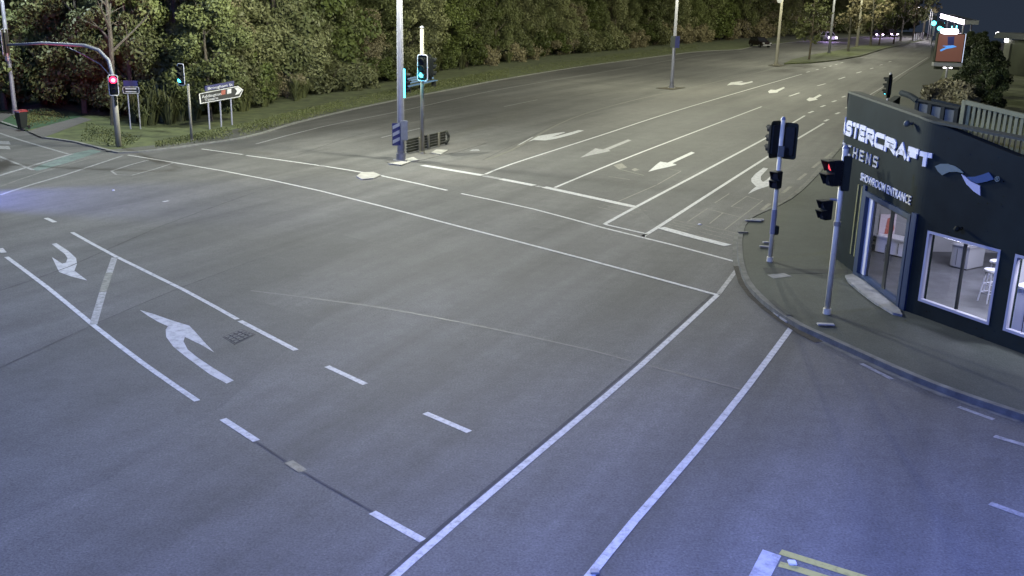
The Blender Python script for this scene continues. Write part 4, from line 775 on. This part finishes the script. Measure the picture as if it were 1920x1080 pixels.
for i in range(3):
    a = ua+(ub-ua)*i/3; b_ = ua+(ub-ua)*(i+1)/3; zz = za_+(zb_-za_)*(i+.5)/3-3.3; MB().box(fdir*(a+b_)/2+Z*zz/2, (b_-a-.12, .04, zz-.06), fang).build('panel', M_['panelgrey'], scp)
for i in range(4): u = ua+(ub-ua)*i/3; zz = za_+(zb_-za_)*i/3-3.3; MB().box(fdir*u+Z*zz/2, (.10, .09, zz+.05), fang).build('post', M_['board'], scp)
MB().tube([fdir*(ua-.05)+Z*(za_-3.28), fdir*(ub+.05)+Z*(zb_-3.28)], .05, 6).build('top_rail', M_['board'], scp)
bk = [fdir*(ua-.9)+Z*(za_-3.2)+nF*.4, fdir*(ua-.45)+Z*(za_-3.22)+nF*.2, fdir*ua+Z*(za_-3.3)]
MB().tube(bk, .07, 8).build('curved_rail', M_['facade'], scp); MB().extr([(-.9, -(za_-3.3)*0), (0, 0), (0, za_-3.3), (-.45, za_-3.26), (-.9, za_-3.22)], nF*.15, fdir, Z, nF, .05).build('end_panel', M_['facade'], scp)
# showroom furniture and lighting
for s_, dpt, pw in ((sd0+.6, 2.6, 130), (sd0+1.5, 3.6, 240), (w10+.5, 4.6, 60), (w11+.2, 3.4, 70), (w20+.8, .75, 260)):
    p = wpos(s_, -dpt)[0]; l = bpy.data.lights.new('ceiling_light', 'AREA'); l.energy = pw; l.color = (.80, .80, 1.); l.shape = 'RECTANGLE'; l.size = 1.5; l.size_y = .5
    o = bpy.data.objects.new('ceiling_light', l); COL.objects.link(o); o.location = (p.x, p.y, 2.6); o.parent = shop
    MB().box((p.x, p.y, 2.67), (1.5, .5, .05)).build('ceiling_panel', M_['ceilp'], shop)
def counter(pa, pb, dep, hgt, label, m='shopwhite', top='shopwhite'):
    d = flat(pb-pa); e = d.normalized(); nn = Vector((e.y, -e.x, 0)); nn = nn if nn.dot(flat(pa)) > 0 else -nn
    t = thing('showroom_counter', flat(pa)+Z*.12, 0, label, 'counter'); a = math.atan2(e.y, e.x)
    MB().box(d/2+nn*dep/2+Z*(hgt/2), (d.length, dep, hgt-.08), a).build('cabinet', M_[m], t); MB().box(d/2+nn*dep/2+Z*(hgt-.02), (d.length+.06, dep+.06, .04), a).build('worktop', M_[top], t)
    MB().box(d/2+nn*dep/2+Z*.03, (d.length-.06, dep-.06, .06), a).build('plinth', M_['shopdark'], t)
    for i in range(1, 3): MB().box(d*i/3-nn*.003+Z*hgt*.48, (.012, .01, hgt-.2), a).build('door_gap', M_['shopdark'], t)
    return t
counter(at(1640, 473, .12), at(1703, 487, .12), .45, height(at(1668, 479, .12), 446)-.12, 'white counter behind the entrance doors')
counter(at(1780, 500, .12), at(1812, 508, .12), .7, .62, 'pale low unit behind the middle of the large window', 'shopwall', 'shopwall')
counter(at(1868, 556, .12), at(1888, 562, .12), .5, 1.2, 'tall white end unit beside the bar stools')
counter(at(1888, 628, .12), at(1965, 650, .12), .9, 1.05, 'bright white kitchen unit in the last window', 'shopwhite')
wa = flat(inner[0]); wb_ = flat(inner[0]+nC*10.5); e = (wb_-wa).normalized(); ez = Vector((e.y, -e.x, 0)); ez = -ez if ez.dot(wa) > 0 else ez
q0 = on_plane(wa, wb_, 1644, 440); q1 = on_plane(wa, wb_, 1677, 417); pp = wa+e*q0[0]+ez*.10; d = e*(q1[0]-q0[0]); pz0 = q0[1]-.12; pz1 = q1[1]+.12
ptr = thing('poster', flat(pp)+Z*.12, 0, 'white display board with a red brown picture on the wall above the counter', 'poster')
MB().extr([(0, pz0-.1), (d.length, pz0-.1), (d.length, pz1), (0, pz1)], -ez*.02, e, Z, ez, .02).build('board', M_['poster'], ptr)
MB().extr([(d.length*.35, pz0), (d.length*.8, pz0-.02), (d.length*.95, pz0+(pz1-pz0)*.35), (d.length*.75, pz0+(pz1-pz0)*.9), (d.length*.45, pz0+(pz1-pz0)*.8), (d.length*.4, pz0+(pz1-pz0)*.4)], Vector((0, 0, 0)), e, Z, ez, .006).build('picture', M_['posterred'], ptr)
MB().box(d/2+ez*.04+Z*(pz0-.18), (d.length*1.6, .12, .07), math.atan2(e.y, e.x)).build('shelf', M_['shopdark'], ptr)
def stool(p, label):
    t = thing('bar_stool', flat(p)+Z*.12, .3, label, 'stool', 'bar stools in the showroom')
    MB().tube([(0, 0, .70), (0, 0, .72), (0, 0, .76)], [.15, .18, .17], 16).build('seat', M_['shopwhite'], t)
    for i in range(4): a = PI/4+i*PI/2; MB().tube([(math.cos(a)*.11, math.sin(a)*.11, .7), (math.cos(a)*.2, math.sin(a)*.2, 0)], .014, 6).build('leg', M_['shopwhite'], t)
    for z_ in (.22, .42): r_ = .2-.09*z_/.7; MB().tube([(math.cos(PI/4+i*PI/2)*r_, math.sin(PI/4+i*PI/2)*r_, z_) for i in range(5)], .010, 5).build('foot_rail', M_['shopwhite'], t)
stool(at(1851, 566, .12), 'white bar stool nearest the window frame'); stool(at(1862, 548, .12), 'white bar stool behind the first one')
pl_ = at(1706, 462, .12); t = thing('table_lamp', flat(pl_)+Z*.12, 0, 'small white lamp beside the entrance display', 'lamp'); hz = height(flat(pl_), 425)
MB().tube([(0, 0, 0), (0, 0, hz-.3)], .02, 8).build('stem', M_['shopdark'], t); MB().tube([(0, 0, hz-.3), (0, 0, hz)], [.17, .11], 14).build('lamp_shade', M_['lampon'], t)

# ------------------------------------------------------------------ beyond the shop: pylon sign, service station, sheds
b = at(1771, 163, .1); ca = cam_ang(b); bb_ = thing('pylon_sign', b, 0, 'lit orange and blue advertising box on a post by the road', 'sign')
z0, z1 = height(b, 119), height(b, 65); px_m = 1853/math.hypot(b.x, b.y); wv = 44/px_m; f = dirv(ca+.28); sd = dirv(ca+.28+PI/2); sd = -sd
zc = (z0+z1)/2; hv = z1-z0
MB().extr(rrect(wv, hv, .03), Z*zc-f*.55, sd, Z, f, .54).build('cabinet', M_['board'], bb_); MB().extr(rrect(wv*.94, hv*.94, .02), Z*zc, sd, Z, f, .02).build('lit_face', M_['signorange'], bb_)
MB().extr([(-wv/2-.02, -hv/2), (-wv/2-.02, hv/2), (-wv/2-.05, hv/2), (-wv/2-.05, -hv/2)], Z*zc-f*.52, sd, Z, f, .5).build('side_panel', M_['signside'], bb_)
sw = [(-.2, .06), (-.05, .0), (.1, -.04), (.27, -.16), (.3, -.10), (.12, .04), (.25, .08), (.08, .10), (-.08, .12)]; MB().extr([(x*wv*1.2, y*hv*.8) for x, y in sw], Z*zc+f*.021, sd, Z, f, .01).build('logo', M_['signlogo'], bb_)
MB().extr([(-wv*.12, .1*hv), (wv*.1, .1*hv), (wv*.14, .38*hv), (-wv*.1, .4*hv)], Z*zc+f*.021, sd, Z, f, .006).build('blue_panel', M_['bluesign'], bb_)
MB().extr(rrect(wv*1.05, .28, .02), Z*(z0-.2)-f*.5, sd, Z, f, .6).build('shelf', M_['grey'], bb_); MB().extr(rrect(wv*.9, .22, .02), Z*(z0-.5)-f*.4, sd, Z, f, .4).build('base_box', M_['board'], bb_)
for q in (-.12, .1): MB().extr(rrect(.22, .07, .02), Z*(z0-.46)+f*.01+sd*wv*q, sd, Z, f, .05).build('lamp', M_['lampon'], bb_)
MB().tube([(0, 0, 0), (0, 0, z0-.4)], .09, 10).build('post', M_['steel'], bb_)
MB().extr(rrect(wv*.62, .42, .2), Z*(z1+.16)+sd*wv*.08-f*.3, sd, Z, f, .3).build('floodlight', M_['lampon'], bb_)
point(Z*(z1+.2)+f*1.2, 25, (.6, .6, 1.), .2, 'sign_glow', bb_)
qa, qb = at(1757, 76), at(1800, 88); za, zb = height(qa, 29), height(qb, 41); zc = (za+zb)/2
fs_ = thing('fuel_station', flat(qa), 0, 'service station canopy with a bright white lit edge', 'fuel station'); d = flat(qb-qa); e = d.normalized(); nn = Vector((-e.y, e.x, 0)); nn = nn if nn.dot(flat(qa)) > 0 else -nn; a = math.atan2(e.y, e.x)
def beam(u0, u1, off, z0a, z0b, hh, th):
    A = e*u0+nn*off; B = e*u1+nn*off; return MB().add([A+Z*z0a, B+Z*z0b, B+Z*(z0b+hh), A+Z*(z0a+hh), A+nn*th+Z*z0a, B+nn*th+Z*z0b, B+nn*th+Z*(z0b+hh), A+nn*th+Z*(z0a+hh)], [(0, 1, 2, 3), (7, 6, 5, 4), (0, 4, 5, 1), (3, 2, 6, 7), (1, 5, 6, 2), (0, 3, 7, 4)])
L = d.length; beam(0, L, 0, za-.5, zb-.5, .85, .12).build('lit_edge', M_['canopy'], fs_); beam(0, L, .13, za-.45, zb-.45, .75, 2.5).build('canopy', M_['grey'], fs_)
for u in (.2, .85):
    for o in (.8, 2.2): MB().tube([e*L*u+nn*o, e*L*u+nn*o+Z*(za+(zb-za)*u-.4)], .16, 10).build('column', M_['steel'], fs_)
MB().box(e*L*.52+nn*2+Z*1.3, (3.2, 1.6, 1.5), a).build('pump_island', M_['canopy'], fs_, .2)
for u, z_ in ((.28, 2.9), (.62, 3.0), (.8, 2.6)): MB().disc(e*L*u-nn*.1+Z*(za+(zb-za)*u-z_+1.2), -nn, .48, 14, .08).build('cyan_lamp', M_['lampcy'], fs_)
point(e*L*.5-nn*1.5+Z*3, 900, (.8, .8, 1.), .4, 'canopy_light', fs_)
for x, y, yt, lab in ((1745, 88, 40, 'distant cyan lit traffic light above the far lanes'), (1757.5, 84, 50, 'distant cyan lit traffic light beside the pylon sign'), (1763, 82, 53, 'distant cyan lit traffic light closest to the station canopy')):
    b = at(x, y); zt = height(b, yt-3); t = signal_post(b, zt, lab, 'steel', .08); signal_head(t, dirv(cam_ang(b))*.2+Z*(zt-.15), cam_ang(b), 2, 3, True, False, 1.5)
    t['group'] = 'distant traffic signals'
    MB().disc(dirv(cam_ang(b))*.5+Z*(zt-.62), dirv(cam_ang(b)), .42, 12, .05).build('lamp_glow', M_['lampcy'], t)
sa, sb_ = at(1878, 141), at(2080, 165); sh = thing('shed', flat(sa), 0, 'low dark shed with a pale end pillar and a lit window', 'shed'); d = flat(sb_-sa); e = d.normalized(); a = math.atan2(e.y, e.x); nn = Vector((-e.y, e.x, 0)); hs = height(flat(sa), 74)
MB().box(d/2+nn*5+Z*hs/2, (d.length, 10, hs), a).build('wall', M_['wallgreen'], sh); MB().box(e*.4-nn*.08+Z*hs*.45, (1.0, .2, hs*.9), a).build('pillar', M_['wall'], sh)
MB().extr([(-1.2, hs+.1), (d.length+1, hs+.1), (d.length+1, hs+.45), (-.8, hs+.7)], -nn*.8, e, Z, nn, 12).build('roof', M_['roof2'], sh)
MB().box(e*.2-nn*.2+Z*(hs+.15), (.5, .1, .8), a).build('lit_window', M_['lampon'], sh); MB().ball(tuple(e*-1.3+Z*(hs+.5)-nn*.3), .22).build('lamp', M_['lampon'], sh)
b = at(1858, 122); MB().tube([(0, 0, 0), (0, 0, .1)], .01)
t = thing('bollard_light', b, 0, 'small garden light in the dark by the shed', 'lamp'); MB().tube([(0, 0, 0), (0, 0, .9)], .06, 8).build('post', M_['board'], t); MB().ball((0, 0, 1.0), .16).build('globe', M_['lampon'], t)
pa, pb = at(1879, 206, .1), at(1861, 158); t = thing('leaning_pole', pa, 0, 'dark pole leaning across the grass beyond the fence', 'pole'); zt = height(pa, 158); MB().tube([(0, 0, 0), (-.9, .3, zt)], .07, 8).build('shaft', M_['timber'], t); MB().tube([(-.12, 0, 0), (-1.05, .3, zt)], .04, 8).build('stay', M_['slat'], t)
yard = slab('grass_yard', [(1700, 235), (1730, 190), (1762, 150), (1775, 118), (1850, 112), (2100, 130), (2300, 300)], -.02, .13, M_['grass'], None, 'structure', 'dim grass yard beyond the showroom roof')
for k in range(5):
    x = 1713+k*4.2; b = at(x, 78-k*.9); t = thing('white_bollard', b, 0, 'one of the short white posts at the far end of the median', 'bollard', 'white posts at the far end of the median'); MB().tube([(0, 0, 0), (0, 0, 1.5)], .14, 8).ball((0, 0, 1.5), .14, 8, 5).build('post', M_['border'], t)

# ------------------------------------------------------------------ planting
def leaves_mesh(name, clumps, size, m, up=.35, long=1.5):
    rng = np.random.default_rng(abs(hash(name)) % 1000 if False else sum(map(ord, name))+len(clumps)); V = []
    for c, r, n in clumps:
        d = rng.normal(size=(n, 3)); d /= np.linalg.norm(d, axis=1)[:, None]; rr = r*(rng.random(n)**.45)[:, None]
        p = np.array(c)+d*rr*np.array([1, 1, .8]); nn = d+rng.normal(size=(n, 3))*.75+np.array([0, 0, up]); nn /= np.linalg.norm(nn, axis=1)[:, None]
        a = np.cross(nn, rng.normal(size=(n, 3))); a /= np.linalg.norm(a, axis=1)[:, None]; b = np.cross(nn, a)
        s = size*(.55+.9*rng.random(n))[:, None]; V.append(np.stack([p-a*s*long*.5, p+b*s*.42+nn*s*.1, p+a*s*long*.5-nn*s*.12, p-b*s*.42+nn*s*.1], 1))
    V = np.concatenate(V).reshape(-1, 3); n = len(V)//4; me = bpy.data.meshes.new(name); me.vertices.add(len(V)); me.vertices.foreach_set('co', V.ravel())
    me.loops.add(n*4); me.loops.foreach_set('vertex_index', np.arange(n*4)); me.polygons.add(n); me.polygons.foreach_set('loop_start', np.arange(0, n*4, 4)); me.update(calc_edges=True); me.validate()
    me.materials.append(M_[m]); return me
def obj_of(name, me, parent): o = bpy.data.objects.new(name, me); COL.objects.link(o); o.parent = parent; return o
def trunk(mb, h, r, lean=.4, limbs=6, spread=2., z0=.35, rng=random):
    top = Vector((rng.uniform(-lean, lean), rng.uniform(-lean, lean), h)); mid = top*.5+Vector((rng.uniform(-lean, lean)*.5, rng.uniform(-lean, lean)*.5, 0)); mb.tube([(0, 0, -.1), (0, 0, .15), mid*.5, mid, top], [r*1.5, r*1.1, r*.9, r*.7, r*.2], 8)
    for i in range(limbs):
        k = z0+(1-z0)*i/limbs; p = mid.lerp(top, max(0, (k-.5)*2)) if k > .5 else Vector((0, 0, 0)).lerp(mid, k*2); a = i*2.4+rng.uniform(-.4, .4); q = p+Vector((math.cos(a), math.sin(a), .9))*spread*(1.1-k)*rng.uniform(.7, 1.1)
        mb.tube([p, p.lerp(q, .5)+Z*.2*rng.random(), q], [r*.5, r*.3, r*.1], 6)
        for j in range(2): w_ = p.lerp(q, rng.uniform(.4, .7)); mb.tube([w_, w_+Vector((rng.uniform(-1, 1), rng.uniform(-1, 1), rng.uniform(.3, 1)))*spread*.4], [r*.2, r*.06], 5)
def make_tree(name, h, rad, nclump, leaf_n, size, m, label, group, low=.12, barkm='bark', cat='tree', tr=.16, shape=1.):
    t = thing(name, (0, 0, -500), 0, label, cat, group); rng = random.Random(sum(map(ord, label))+int(h*10))
    mb = MB(); trunk(mb, h*.88, tr, .5, 7, rad*.9, .25, rng); mb.build('trunk', M_[barkm], t)
    cl = []
    for i in range(nclump):
        k = (i+.5)/nclump; z = h*(low+(1-low)*k); prof = math.sin(PI*min(1, max(.06, .12+.86*k)))**.6; a = rng.uniform(0, 2*PI); rr = rad*prof*math.sqrt(rng.random())*shape
        r = rad*rng.uniform(.20, .40); cl.append(((math.cos(a)*rr, math.sin(a)*rr, z*rng.uniform(.92, 1.05)), r, int(leaf_n*rng.uniform(.6, 1.4))))
    obj_of('crown', leaves_mesh('crown', cl, size, m), t); return t
GW = 'trees of the wood beyond the far verge'
protos = [make_tree('broadleaf_tree', 8.5, 3.1, 46, 430, .15, 'l1', 'olive green leafy tree in the dense wood beyond the verge', GW), make_tree('broadleaf_tree', 9.5, 3.0, 50, 400, .145, 'l3', 'dark green leafy tree in the dense wood beyond the verge', GW),
          make_tree('broadleaf_tree', 8.0, 3.3, 44, 430, .155, 'l2', 'greyish green tree with pale leaves in the wood edge', GW), make_tree('broadleaf_tree', 10, 2.8, 52, 400, .15, 'l6', 'yellow green leafy tree in the dense wood beyond the verge', GW),
          make_tree('broadleaf_tree', 7.0, 2.6, 36, 330, .135, 'l4', 'brownish thin leaved tree at the edge of the wood', GW, .2), make_tree('broadleaf_tree', 9.0, 2.6, 40, 400, .145, 'l1', 'tall narrow olive tree in the dense wood beyond the verge', GW)]
def make_bush(name, h, rad, n, leaf_n, size, m, label, group):
    t = thing(name, (0, 0, -500), 0, label, 'bush', group); rng = random.Random(len(label)*7+n); mb = MB()
    for i in range(6): a = i*1.05; mb.tube([(0, 0, -.05), (math.cos(a)*rad*.3, math.sin(a)*rad*.3, h*.5), (math.cos(a)*rad*.6, math.sin(a)*rad*.6, h*.8)], [.03, .02, .008], 5)
    mb.build('stem', M_['bark'], t); cl = []
    for i in range(n):
        a = rng.uniform(0, 2*PI); z = h*rng.uniform(.08, .86); rr = rad*math.sqrt(rng.random())*(1.05-.5*(z/h)**2); cl.append(((math.cos(a)*rr, math.sin(a)*rr, z), rad*rng.uniform(.22, .42), int(leaf_n*rng.uniform(.6, 1.4))))
    obj_of('foliage', leaves_mesh('foliage', cl, size, m, .3), t); return t
GB = 'bushes along the foot of the wood'
bushes = [make_bush('bush', 2.3, 1.5, 22, 200, .13, 'l1', 'olive bush at the foot of the wood', GB), make_bush('bush', 2.8, 1.6, 24, 200, .13, 'l3', 'dark green bush at the foot of the wood', GB), make_bush('bush', 1.7, 1.4, 20, 190, .12, 'l4', 'dry straw coloured bush at the foot of the wood', GB), make_bush('bush', 2.1, 1.6, 22, 190, .13, 'l2', 'grey leaved bush at the foot of the wood', GB)]
def make_flax(name, n, ln, m, label, group):
    t = thing(name, (0, 0, -500), 0, label, 'plant', group); mb = MB(); rng = random.Random(n+int(ln*10))
    for i in range(n):
        a = rng.uniform(0, 2*PI); L = ln*rng.uniform(.55, 1.05); o = rng.uniform(.15, .9); r = rng.uniform(0, .25)*ln*.5; d = Vector((math.cos(a), math.sin(a), 0)); s = Vector((-d.y, d.x, 0)); w_ = .035*rng.uniform(.7, 1.3); P = [d*r, d*(r+L*.22*o)+Z*L*.55, d*(r+L*.5*o)+Z*L*(1-.25*o), d*(r+L*.8*o)+Z*L*(1.0-.62*o*o)]; W_ = [w_, w_*1.2, w_*.9, .004]
        mb.add([p+s*q*w2 for p, w2 in zip(P, W_) for q in (-1, 1)], [(2*k, 2*k+1, 2*k+3, 2*k+2) for k in range(3)])
    o = mb.build('blades', M_[m], t); return t
GF = 'flax clumps along the verge'
flax = [make_flax('flax_plant', 90, 2.3, 'flax', 'tall spiky flax clump at the edge of the verge', GF), make_flax('flax_plant', 80, 1.7, 'l1', 'low green spiky clump at the edge of the verge', GF)]
used = set()
def place(proto, p, s=1., rz=None, sz=1., label=None, group=None):
    rz = random.uniform(0, 6.28) if rz is None else rz
    o = proto if proto.name not in used else copy_tree(proto)
    used.add(proto.name); o.location = (p[0], p[1], p[2] if len(p) > 2 else .05); o.rotation_euler = (0, 0, rz); o.scale = (s, s, s*sz)
    if label: o['label'] = label
    if group: o['group'] = group
    return o
EDGE = [(-60, 168), (60, 174), (130, 198), (180, 226), (250, 243), (300, 240), (380, 229), (430, 218), (520, 199), (640, 177), (745, 160), (840, 140), (960, 120), (1060, 106), (1200, 90.5), (1330, 79), (1400, 73.5), (1480, 68.5), (1570, 63.5), (1650, 59.5), (1720, 56)]
EP = [flat(at(*p)) for p in EDGE]; ES = [0.]
for a, b in zip(EP, EP[1:]): ES.append(ES[-1]+(b-a).length)
def epos(s, off):
    i = max(0, min(len(ES)-2, int(np.searchsorted(ES, s))-1)); k = (s-ES[i])/(ES[i+1]-ES[i]); p = EP[i].lerp(EP[i+1], k); d = (EP[i+1]-EP[i]).normalized(); return p+Vector((-d.y, d.x, 0))*off
def clear_of_road(p, m=.8):
    for i in range(5, len(EP)-1):
        d = (EP[i+1]-EP[i]).normalized(); q = p-EP[i]; u = q.dot(d)
        if 0 <= u <= (EP[i+1]-EP[i]).length: return Vector((-d.y, d.x, 0)).dot(q) > m
    return True
def photo_x(p):
    v = np.array([p[0], p[1], 1.-CAMH]); return 960+960*FOC*(v@_r2)/(v@_f)
ZONES = ((110, 'behind the lawn with the bin'), (190, 'behind the mast arm'), (270, 'behind the two post sign'), (365, 'behind the slim signal'), (460, 'behind the direction sign'), (580, 'just past the direction sign'), (735, 'short of the tall grey pole'), (840, 'behind the blue bench'), (980, 'just past the blue bench'), (1120, 'midway from bench to plated pole'), (1250, 'just short of the plated pole'), (1380, 'between plated pole and parked car'), (1450, 'behind the parked car'), (1560, 'behind the first median tree'), (1640, 'behind the lit cars'), (9999, 'far along the road'))
def zone(p): return next(z for x, z in ZONES if photo_x(p) < x)
LOOKS = dict(zip([p.name for p in protos], ('olive green tree', 'dark green tree', 'pale greyish green tree', 'yellow green tree', 'thin brownish tree', 'narrow olive tree'))); LOOKS.update(zip([p.name for p in bushes], ('olive bush', 'dark green bush', 'dry straw coloured bush', 'grey leaved bush'))); LOOKS.update(zip([p.name for p in flax], ('tall spiky flax clump', 'low spiky flax clump')))
ROWS = ('front row', 'second row', 'third row', 'rear row')
random.seed(11)
s = 0
while s < ES[-1]:                                                    # foot of the wood
    p = epos(s, 1.0+random.uniform(-.2, .7)); dist = math.hypot(p.x, p.y); st = max(1.6, dist/38)
    if random.random() < .42 and dist < 110 and s > ES[3]: q = random.choice(flax); place(q, p, random.uniform(.7, 1.1), label=LOOKS[q.name]+' at the foot of the wood '+zone(p))
    else: q = random.choice(bushes if dist < 90 else bushes+[bushes[2]]*2); place(q, epos(s, 1.5+random.uniform(0, .8)), label=LOOKS[q.name]+' at the foot of the wood '+zone(p), s= random.uniform(.75, 1.25)*max(1, st/2.6))
    s += st*random.uniform(.85, 1.2)
s = ES[3]
for k in range(26):                                                  # extra flax drifts in front
    p = epos(ES[4]+random.uniform(0, ES[10]-ES[4]), random.uniform(.2, 1.0)); q = random.choice(flax); place(q, p, random.uniform(.5, .95), label=LOOKS[q.name]+' standing forward on the grass '+zone(p))
for row, (off, st0, sc_, lo) in enumerate(((3.6, 3.4, .82, 0), (7.5, 4.2, 1.0, 0), (12.5, 5.2, 1.2, 0), (19, 6.5, 1.45, 0))):
    s = random.uniform(0, 2)
    while s < ES[-1]+4:
        p = epos(min(s, ES[-1]-.1), off+random.uniform(-1.2, 1.2)); dist = math.hypot(p.x, p.y); st = st0*max(1, dist/95)
        if row and not clear_of_road(p, 2.5): s += st*.5; continue
        pr = protos[2] if (ES[7] < s < ES[10] and row == 0 and random.random() < .6) else random.choice(protos)
        place(pr, p, sc_*random.uniform(.82, 1.18)*max(1, dist/150), sz=random.uniform(.9, 1.15), label=LOOKS[pr.name]+', '+ROWS[row]+' of the wood, '+zone(p)); s += st*random.uniform(.8, 1.2)
# pale twiggy bush and dark trees behind the lawn
for x_, y_, s_ in ((-8, 190, 1.1), (48, 183, .9), (92, 190, .8), (118, 200, .8)): place(bushes[0], at(x_, y_), s_, label='olive bush behind the front path, '+('beside the thin dark pole' if x_ < 60 else 'at the end of the driveway'))
place(make_bush('pale_bush', 2.6, 1.5, 20, 90, .2, 'l2', 'loose pale bush beside the front path', None), at(14, 196), 1.0)
# bare multi-stem tree behind the mast arm pole
t = thing('bare_tree', flat(at(214, 236)), .4, 'bare pale branched tree rising behind the mast arm pole', 'tree'); mb = MB(); random.seed(5)
trunk(mb, 8.5, .15, .5, 9, 2.6, .42); mb.build('trunk', M_['palebark'], t)
# thin trees of the planted median
GM = 'young trees in the planted median'
mt = [make_tree('median_tree', 8.2, 2.3, 34, 42, .24, 'l1', 'slim sparse tree nearest on the planted median', GM, .3, 'bark', tr=.12), make_tree('median_tree', 9.0, 2.2, 30, 36, .24, 'l4', 'thin trunked tree further along the median', GM, .35, 'palebark', tr=.14)]
for k_, (x, y, s_, lab, i) in enumerate(((1517, 111.5, 1., 'slim sparse tree nearest on the planted median, beside the dirt pad pole', 0), (1590, 96, 1.25, 'forked pale trunked tree between the two slim lamp poles', 1), (1632, 86, 1.35, 'straight pale trunk just past the second slim lamp pole', 1), (1648, 84, 1.2, 'small leafy median tree before the lit cars', 0), (1675, 82.5, 1.3, 'thick dark median trunk before the lit cars', 0), (1688, 77.5, 1.6, 'pale forked trunk near the end of the median', 1), (1712, 75, 1.7, 'last leafy tree of the median by the white posts', 0), (1730, 71, 1.8, 'tall tree over the white posts at the median end', 1))):
    place(mt[i], at(x, y, .12), s_, label=lab)
# dark planting beyond the shop
GD = 'dark trees beyond the showroom roof'
dk = make_tree('dark_tree', 6.0, 2.4, 34, 300, .17, 'l7', 'dense dark tree beyond the showroom roof', GD, .05)
for x, y, yt in ((1826, 205, 100), (1840, 185, 84), (1816, 165, 80), (1842, 150, 70), (1826, 125, 64), (1850, 215, 118), (1806, 112, 66), (1856, 128, 78), (1815, 100, 58), (1838, 100, 58)):
    b = at(x, y); place(dk, b, height(b, yt)/6.2, label='dense dark tree beyond the showroom roof, '+('next to the leaning pole' if y > 180 else 'behind the blossoming shrubs' if y > 135 else 'beside the shed' if x > 1825 else 'behind the pylon sign'))
ps = make_bush('flowering_shrub', 2.0, 1.5, 24, 110, .16, 'l5', 'pale blossoming shrub behind the roof screen', 'blossoming shrubs by the footpath'); 
for x, y, s_ in ((1752, 215, .9), (1768, 205, 1.0), (1782, 212, 1.05), (1795, 198, 1.0), (1775, 188, .8), (1800, 222, .9)): place(ps, at(x, y, .1), s_*.95, label='pale blossoming shrub behind the roof screen, '+('nearest the screen' if y > 213 else 'under the pylon sign' if y < 190 else 'next to the dark trees' if x > 1790 else 'in the middle of its bed'))
# rough grass on the verge and the planted median
def grass_stuff(name, quads, n, hgt, label):
    rng = np.random.default_rng(3); V = []
    for q, k in quads:
        A, B, C, D = [np.array(flat(at(*p))) for p in q]; u = rng.beta(1.3, 1.3, (int(n*k), 1)); v = rng.beta(2.2, 2.2, (int(n*k), 1))*1.3-.15; P = (A*(1-u)+B*u)*(1-v)+(D*(1-u)+C*u)*v; m_ = len(P); a = rng.random(m_)*6.28; d = np.stack([np.cos(a), np.sin(a), np.zeros(m_)], 1); h = hgt*(.3+rng.random((m_, 1))**2*1.4); P[:, 2] = .045; tip = P+np.array([0, 0, 1])*h+d*h*.5; sidev = np.stack([-d[:, 1], d[:, 0], d[:, 2]], 1)*.035; V.append(np.stack([P-sidev, P+sidev, tip], 1))
    V = np.concatenate(V).reshape(-1, 3); k = len(V)//3; me = bpy.data.meshes.new(name); me.from_pydata(V.tolist(), [], np.arange(3*k).reshape(-1, 3).tolist()); me.materials.append(M_['blade']); o = bpy.data.objects.new(name, me); COL.objects.link(o); return tag(o, label, 'grass', None, 'stuff')
grass_stuff('verge_grass', [([(150, 262), (235, 280), (270, 262), (160, 232)], .25), ([(290, 279), (440, 258), (430, 240), (290, 268)], .5), ([(450, 256), (655, 203), (640, 190), (440, 238)], 1.2), ([(655, 203), (955, 144), (955, 128), (640, 188)], 1.6), ([(955, 144), (1310, 94), (1310, 82), (955, 128)], 1.6), ([(1490, 114), (1600, 102), (1600, 90), (1490, 112)], .4), ([(50, 240), (130, 222), (90, 205), (20, 220)], .5)], 7000, .055, 'rough short grass on the far verge and lawn')
# last: make sure no prototype was left unplaced
for o in [o for o in list(bpy.data.objects) if o.parent is None and o.location.z < -100]:
    for c in list(o.children): bpy.data.objects.remove(c)
    bpy.data.objects.remove(o)
